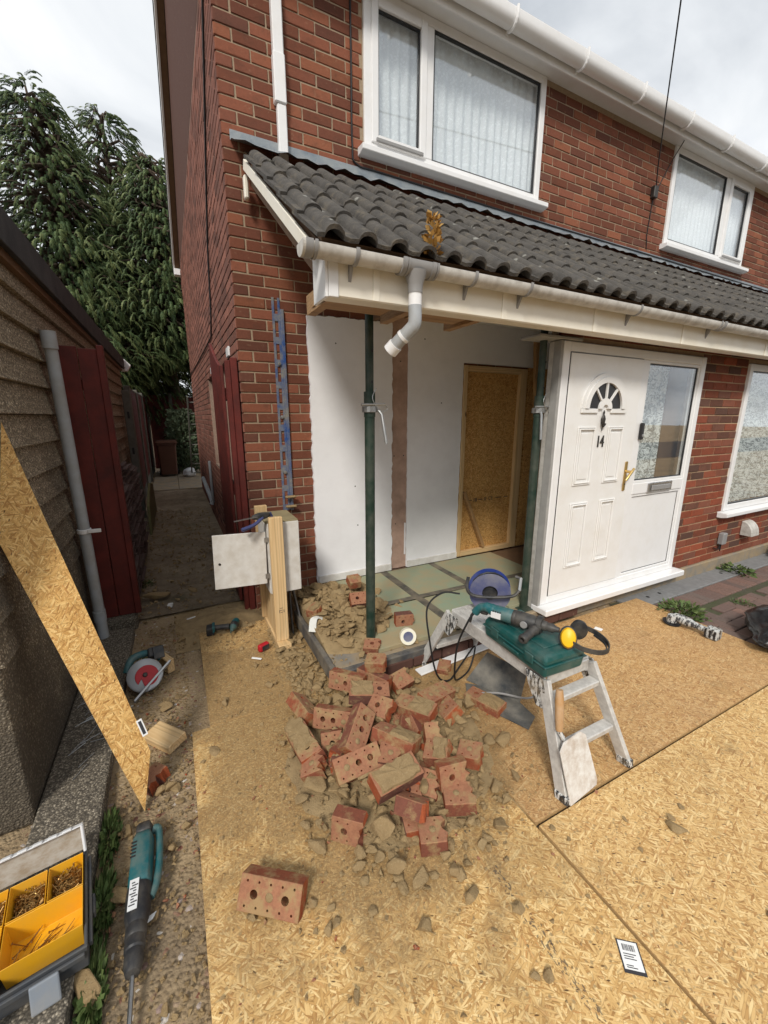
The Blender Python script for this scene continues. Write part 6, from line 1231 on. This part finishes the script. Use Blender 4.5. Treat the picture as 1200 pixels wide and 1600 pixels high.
# black bin bag at the right edge
def bag():
    bm = bmesh.new(); bmesh.ops.create_icosphere(bm, subdivisions=5, radius=1)
    for v in bm.verts:
        n0 = v.co.copy(); k = 1+.16*noise.fractal(n0*1.3, 1, 2, 3)+.10*(1-abs(noise.noise(n0*3.1+Vector((2,0,0))))*2)*.6+.05*(1-abs(noise.noise(n0*7+Vector((5,1,0))))*2); tip = max(0,-n0.x-.45)*.9
        v.co = Vector((n0.x*.36*k-tip*.17, n0.y*.30*k*(1-tip*.9), max(-.55,n0.z)*.26*k*(1-tip*1.2)+.135))
    for f in bm.faces: f.smooth = True
    me = bpy.data.meshes.new('bag'); bm.to_mesh(me); bm.free(); me.materials.append(MAT['bag_black']); o = link('bin_bag', me); o.scale = (1,1,.62); o.location = (3.93,.97,.015); o.rotation_euler = (0,0,R_(-8)); tag(o, 'black plastic bin bag at the right edge of the picture', 'bag')
bag()
# stickers on the boards
sk = thing('barcode_label', 'white barcode label with dark border stuck to the chipboard', 'label', (1.075,.455,.0225), R_(-38)); MB().box((0,0,.0004),(.062,.082,.0008)).build('label_border', 'ink', sk); MB().box((0,.003,.0012),(.054,.070,.0006)).build('label_face', 'sticker_white', sk)
rk = random.Random(6); bc = MB(); x = -.018
while x < .016: w_ = rk.choice((.0008,.0014,.0022)); bc.box((x+w_/2,.022,.0017),(w_,.016,.0003)); x += w_+rk.choice((.0008,.0014))
o = bc.build('barcode', 'ink', sk); o['kind'] = 'stuff'
for i, (y, l) in enumerate(((.006,.036),(.0,.028),(-.006,.034),(-.022,.020),(-.027,.03))): MB().box((-.02+l/2,y,.0017),(l,.0022,.0003)).build('print_line', 'ink', sk)
s2 = MB().box((0,0,.0005),(.045,.055,.001)).build('white_tag', 'sticker_white'); s2.location = (2.78,1.79,.0225); s2.rotation_euler = (0,0,.3); tag(s2, 'small white tag on the chipboard below the front door sill', 'label')
# ---------------------------------------------------------------- left side: plank, saw, blocks, toolbox, breaker
def plank():
    T_, C_, U_, V_ = Vector((-.268,1.690,.0)), Vector((-.229,1.790,.20)), Vector((-.628,2.262,1.60)), Vector((-.628,1.982,1.17)); n_ = (C_-T_).cross(U_-T_).normalized()
    if n_.y > 0: n_ = -n_
    ex = (U_-C_).normalized(); O = T_; ez = n_; ey = ez.cross(ex); M = Matrix((( ex.x,ey.x,ez.x,O.x),(ex.y,ey.y,ez.y,O.y),(ex.z,ey.z,ez.z,O.z),(0,0,0,1))); Mi_ = M.inverted()
    t = thing('chipboard_plank', 'long chipboard plank with a pointed end leaning against the garage', 'plank', M=M); P = [(Mi_@q) for q in (T_,C_,U_,V_)]; pl = [(p.x,p.y) for p in P]
    MB().prism(pl, .016, Matrix.Translation((0,0,-.018))).build('plank_core', 'osb_edge', t); MB().prism(pl, .0018, Matrix.Translation((0,0,-.0018))).build('plank_face', 'osb_plank', t)
    lp = Mi_@Vector((-.262,1.822,.30)); lb_ = MB().box((lp.x,lp.y-.012,.0006),(.075,.022,.0008)).build('barcode_sticker', 'sticker_white', t); MB().box((lp.x,lp.y-.012,.0012),(.06,.012,.0004)).build('sticker_print', 'ink', t)
plank()
def woodblock(name, c, d, rz, label, rx=0): o = MB().box((0,0,0),d).build(name, 'pine_x', bevel=.003); o.location = c; o.rotation_euler = (rx,0,rz); tag(o, label, 'wood block')
woodblock('wood_block', (-.195,2.075,.030), (.19,.105,.045), R_(-52), 'pale pine offcut lying on the soil beside the leaning plank', R_(8)); woodblock('wood_block', (-.19,2.76,.05), (.12,.045,.09), R_(-64), 'small pine offcut on edge behind the circular saw')
cs = thing('circular_saw', 'cordless circular saw with grey guard and red cover on the soil', 'circular saw', (-.30,2.60,.0), R_(8))
Ms = Matrix.Translation((0,-.02,.105)) @ Matrix.Rotation(R_(52),4,'X')
MB().lathe([(.0,.012),(.088,.012),(.096,.006),(.096,-.018),(.0,-.018)], 32, Ms).build('blade_guard', 'guard_grey', cs, smooth=True); rp2 = [(.062*math.cos(a),.062*math.sin(a)) for a in [R_(i*12) for i in range(-6,19)]]+[(-.03,-.01),(-.02,-.055)]; MB().prism(rp2, .006, Ms @ Matrix.Translation((.008,-.008,.0125))).build('red_cover', 'saw_red', cs, bevel=.002)
MB().lathe([(.0,.028),(.010,.028),(.014,.0187)], 14, Ms).build('arbor_bolt', 'iron', cs, smooth=True); MB().prism([(.0,-.094),(.06,-.075),(.09,-.02),(.06,-.03),(.02,-.06)], .004, Ms @ Matrix.Translation((0,0,.0125))).build('lower_guard', 'guard_grey', cs)
MB().lathe([(.0,-.12),(.040,-.115),(.048,-.09),(.050,-.03),(.05,-.019)], 18, Ms @ Matrix.Translation((-.025,.03,0))).build('motor', 'teal', cs, smooth=True); MB().tube(catmull([Ms@Vector((-.09,.05,-.05)),Ms@Vector((-.05,.125,-.05)),Ms@Vector((.05,.13,-.05)),Ms@Vector((.10,.08,-.05))],5), .022, 10).build('top_handle', 'teal', cs, smooth=True)
b0 = MB().box((0,0,0),(.085,.06,.10)).build('battery', 'tool_black', cs, bevel=.01, seg=2); b0.matrix_local = Ms @ Matrix.Translation((.075,.125,-.055)); b1 = MB().box((0,0,0),(.06,.075,.012)).build('battery_label', 'tool_black', cs, bevel=.003); b1.matrix_local = Ms @ Matrix.Translation((.09,.11,.002))
b2 = MB().box((0,0,0),(.28,.008,.115)).build('base_plate', 'guard_grey', cs, bevel=.002); b2.matrix_local = Ms @ Matrix.Rotation(R_(38),4,'Z') @ Matrix.Translation((0,-.058,-.045)); b3 = MB().box((0,0,0),(.27,.012,.007)).build('base_edge', 'steel', cs, bevel=.001); b3.matrix_local = Ms @ Matrix.Rotation(R_(38),4,'Z') @ Matrix.Translation((0,-.055,.024))
text('Makita', .020, .0004, Ms @ Matrix.Translation((-.035,.062,.0128)) @ Matrix.Rotation(R_(30),4,'Z'), 'ink', cs, 'maker_lettering')
# organiser box with yellow bins
tb = thing('organiser_box', 'open grey organiser box full of yellow screw bins', 'toolbox', (-.370,1.152,.056), R_(8.6)); tb.scale = (.87,.87,.95)
bw, bd_, bh = .52, .375, .085
def tray(x0, x1, y0, y1, z0, z1, t, nm, mat, par, taper=.0, bev=.003):
    m = MB(); o0 = [(x0,y0),(x1,y0),(x1,y1),(x0,y1)]; i_ = lambda q, d: [(x+(d if k in (0,3) else -d), y+(d if k in (0,1) else -d)) for k, (x,y) in enumerate(q)]
    rings = [i_(o0,taper+.001), o0, i_(o0,t), i_(o0,taper+t)]; zs_ = (z0,z1,z1,z0+t); vs = [(x,y,z) for rg_, z in zip(rings,zs_) for x,y in rg_]
    m.add(vs, [(3,2,1,0),(12,13,14,15)]+[(r*4+k,r*4+(k+1)%4,r*4+4+(k+1)%4,r*4+4+k) for r in range(3) for k in range(4)]); return m.build(nm, mat, par, bevel=bev)
tray(-bw,0,0,bd_,0,bh,.010,'base_tray','box_grey',tb,.006)
MB().box((-bw/2,-.006,bh*.75),(bw*.96,.010,.018)).box((.006,bd_/2,bh*.75),(.010,bd_*.9,.018)).build('rim_ridge', 'box_grey', tb, bevel=.002)
bins = [(-.118,-.012,.225,.362),(-.230,-.122,.225,.362),(-.342,-.234,.225,.362),(-.23,-.012,.070,.220),(-.342,-.235,.070,.220),(-.454,-.346,.225,.362),(-.454,-.346,.070,.220)]
scr = random.Random(9)
for bi, (a, b, c, d) in enumerate(bins):
    bo = tray(a,b,c,d,.012,bh+.012,.0022,'screw_bin','yellow_plastic',tb,.006,.0012); sm_ = MB(); dens = 150 if bi != 3 else 26
    if bi != 3: MB().bb((a+.012,c+.012,.016),(b-.012,d-.012,.045)).build('screw_bed', 'screw_gold', bo)
    for k in range(dens):
        L_ = .04 if bi in (0,1) else .06 if bi != 3 else .05; x, y = scr.uniform(a+.016,b-.016), scr.uniform(c+.016,d-.016); an = scr.uniform(0,6.28) if bi != 3 else scr.gauss(.35,.35); q = Vector((math.cos(an)*L_/2,math.sin(an)*L_/2,scr.gauss(0,.007))); z = (.05+scr.uniform(0,.018)) if bi != 3 else .022+scr.uniform(0,.006); p0, p1 = Vector((x,y,z))-q, Vector((x,y,z))+q
        cl2 = lambda p: Vector((min(max(p.x,a+.011),b-.011),min(max(p.y,c+.011),d-.011),p.z)); p0, p1 = cl2(p0), cl2(p1)
        if (p1-p0).length < .01: continue
        sm_.tube([p0,p1],[.0021,.0010],5); sm_.cyl(p0,p0+(p1-p0).normalized()*.002,.0042,n=6)
    o = sm_.build('screws', 'screw_gold', bo); o['kind'] = 'stuff'
MB().bb((-.42,.006,.03),(-.245,.066,bh+.004)).build('handle_recess', 'box_grey', tb, bevel=.010, seg=2); MB().tube(catmull([(-.44,-.035,.05),(-.35,-.055,.052),(-.24,-.04,.05)],5), .011, 8).build('carry_handle', 'box_grey', tb, smooth=True)
lt = MB().box((0,0,0),(.075,.010,.075)).build('latch', 'latch_grey', tb, bevel=.006, seg=2); lt.location = (-.115,-.030,.040); lt.rotation_euler = (R_(-28),0,0)
lt2 = MB().box((0,0,0),(.010,.075,.03)).build('latch', 'box_grey', tb, bevel=.004); lt2.location = (.014,.16,.05)
L0 = MB().box((-bw/2,.0,.095),(bw,.006,.19)).build('lid_panel', 'lid_clear', tb, bevel=.002); L0.location = (0,bd_+.012,bh+.0); L0.rotation_euler = (R_(-22),0,0); L0.scale = (1,1,.5)
for x0_, x1_ in ((-.52,-.30),(-.29,-.06)): pass
e_ = MB().box((-bw/2,-.014,.186),(bw,.026,.010)).box((-.005,-.014,.095),(.010,.026,.19)).build('lid_rim', 'case_label', L0, bevel=.003)
for i in range(5): MB().box((-.05-i*.045,-.020,.194),(.03,.022,.012)).build('lid_clip', 'case_label', L0, bevel=.003)
# breaker drill in the soil
bk = thing('demolition_hammer', 'teal and black demolition hammer with long chisel on the soil', 'drill', (-.262,1.33,.0), R_(-91))
RXl = Matrix.Translation((0,0,.05)) @ Matrix.Rotation(R_(90),4,'Y') 
MB().loft([[(x,y*k,z*k2+.052) for y,z in ((-.042,-.045),(.042,-.045),(.046,.0),(.036,.045),(-.036,.045),(-.046,0))] for x, k, k2 in ((-.20,.75,.75),(-.17,1,1),(-.02,1.03,1.02),(.0,.98,.98))]).build('motor_housing', 'teal', bk, smooth=True, bevel=.006); MB().loft([[(x,y*k,z*k2+.052) for y,z in ((-.042,-.045),(.042,-.045),(.046,.0),(.036,.045),(-.036,.045),(-.046,0))] for x, k, k2 in ((-.245,.55,.55),(-.235,.8,.8),(-.2005,.80,.80))]).build('end_cap', 'tool_black', bk, smooth=True, bevel=.006)
MB().lathe([(.047,.001),(.049,.02),(.046,.09),(.038,.115),(.036,.12)], 18, RXl).build('gear_housing', 'tool_black', bk, smooth=True); MB().lathe([(.036,.12),(.038,.125),(.038,.15),(.034,.155),(.036,.165),(.036,.185),(.031,.19)], 18, RXl).build('barrel', 'tool_black', bk, smooth=True); MB().lathe([(.031,.19),(.033,.20),(.032,.225),(.024,.245),(.012,.25)], 18, RXl).build('chuck', 'tool_black', bk, smooth=True)
MB().cyl((.245,0,.048),(.50,.0,.014),.008,n=6).build('chisel', 'steel', bk); MB().tube(catmull([(-.215,.04,.05),(-.20,.062,.05),(-.09,.070,.05),(-.0,.064,.05),(.045,.045,.05)],5), [.018]*6+[.016]*9+[.015]*6, 10).build('d_handle', 'teal', bk, smooth=True); MB().box((.045,-.012,.1005),(.10,.034,.002)).build('rating_label', 'case_label', bk) 
bk.scale = (1,.80,.86)
for i in range(9): MB().box((.008+i*.009,-.012+(.004 if i%2 else -.003),.1018),(.004,.022 if i%3 else .012,.0006)).build('label_print', 'ink', bk)
# nails on the ledge, small white scraps
na = MB()
for k in range(26):
    x, y, a = -.52+scr.gauss(0,.035), 2.32+scr.gauss(0,.16), scr.gauss(.9,.45); q = Vector((math.cos(a)*.04,math.sin(a)*.04,.002)); na.tube([Vector((x,y,.060))-q,Vector((x,y,.062))+q],.0018,5)
o = na.build('loose_nails', 'galv'); tag(o, 'scattered loose nails on the concrete ledge', 'nails', kind='stuff')
for i, (x, y, lab) in enumerate(((-.02,3.45,'thin white offcut on the alley soil'),(-.17,3.72,'white pebble beside the yellowish stone'),(.35,2.58,'torn white scrap below the tape measure'),(-.245,1.24,'white splinter beside the hammer chisel'))):
    o = MB().box((0,0,0),(.075,.016,.008) if i != 1 else (.05,.04,.025)).build('white_scrap', 'sticker_white', bevel=.003); o.location = (x,y,hz(x,y)+.008); o.rotation_euler = (0,.05,.4+i); tag(o, lab, 'scrap')
# screw holes and fixings left in the stripped wall
for i, (x, z) in enumerate(((1.80,1.27),(1.90,1.27),(1.86,2.1),(1.82,.62),(2.10,2.3),(1.40,1.02),(1.42,.66),(1.25,2.2),(2.30,1.75))):
    MB().cyl((x,YF-.0295 if not 1.76 < x < 1.94 else YF-.0155,z),(x,YF-.0275 if not 1.76 < x < 1.94 else YF-.0135,z),.006,n=8).build('screw_hole', 'black_trim', house, world=True)
MB().bb((1.915,YF-.022,.30),(1.928,YF-.0145,.62)).build('plaster_remnant', 'plaster', house, world=True)

# maker's print across the boarded doorway
for a_, b_ in ((2.70,2.76),(2.84,2.90),(3.08,3.16),(3.20,3.26)): MB().bb((a_,YF+.0112,.757),(b_,YF+.0119,.764)).build('printed_dash', 'ink', bd, world=True)
text('CE', .055, .0003, MT(3.01,YF+.0114,.760), 'ink', bd, 'printed_mark'); 
for a_ in (2.78,2.80,2.815,2.92,2.94): MB().bb((a_,YF+.0112,.740),(a_+.009,YF+.0119,.780)).build('printed_dash', 'ink', bd, world=True)
# cooling slots and screws on the power tools
for i in range(5): MB().box((-.150+i*.014,-.030,.0985-.0),(.006,.022,.002)).build('cooling_slot', 'black_trim', bk)
for i in range(4): MB().box((-.035+i*.012,-.0355,.012),(.005,.003,.022)).build('cooling_slot', 'black_trim', hd)
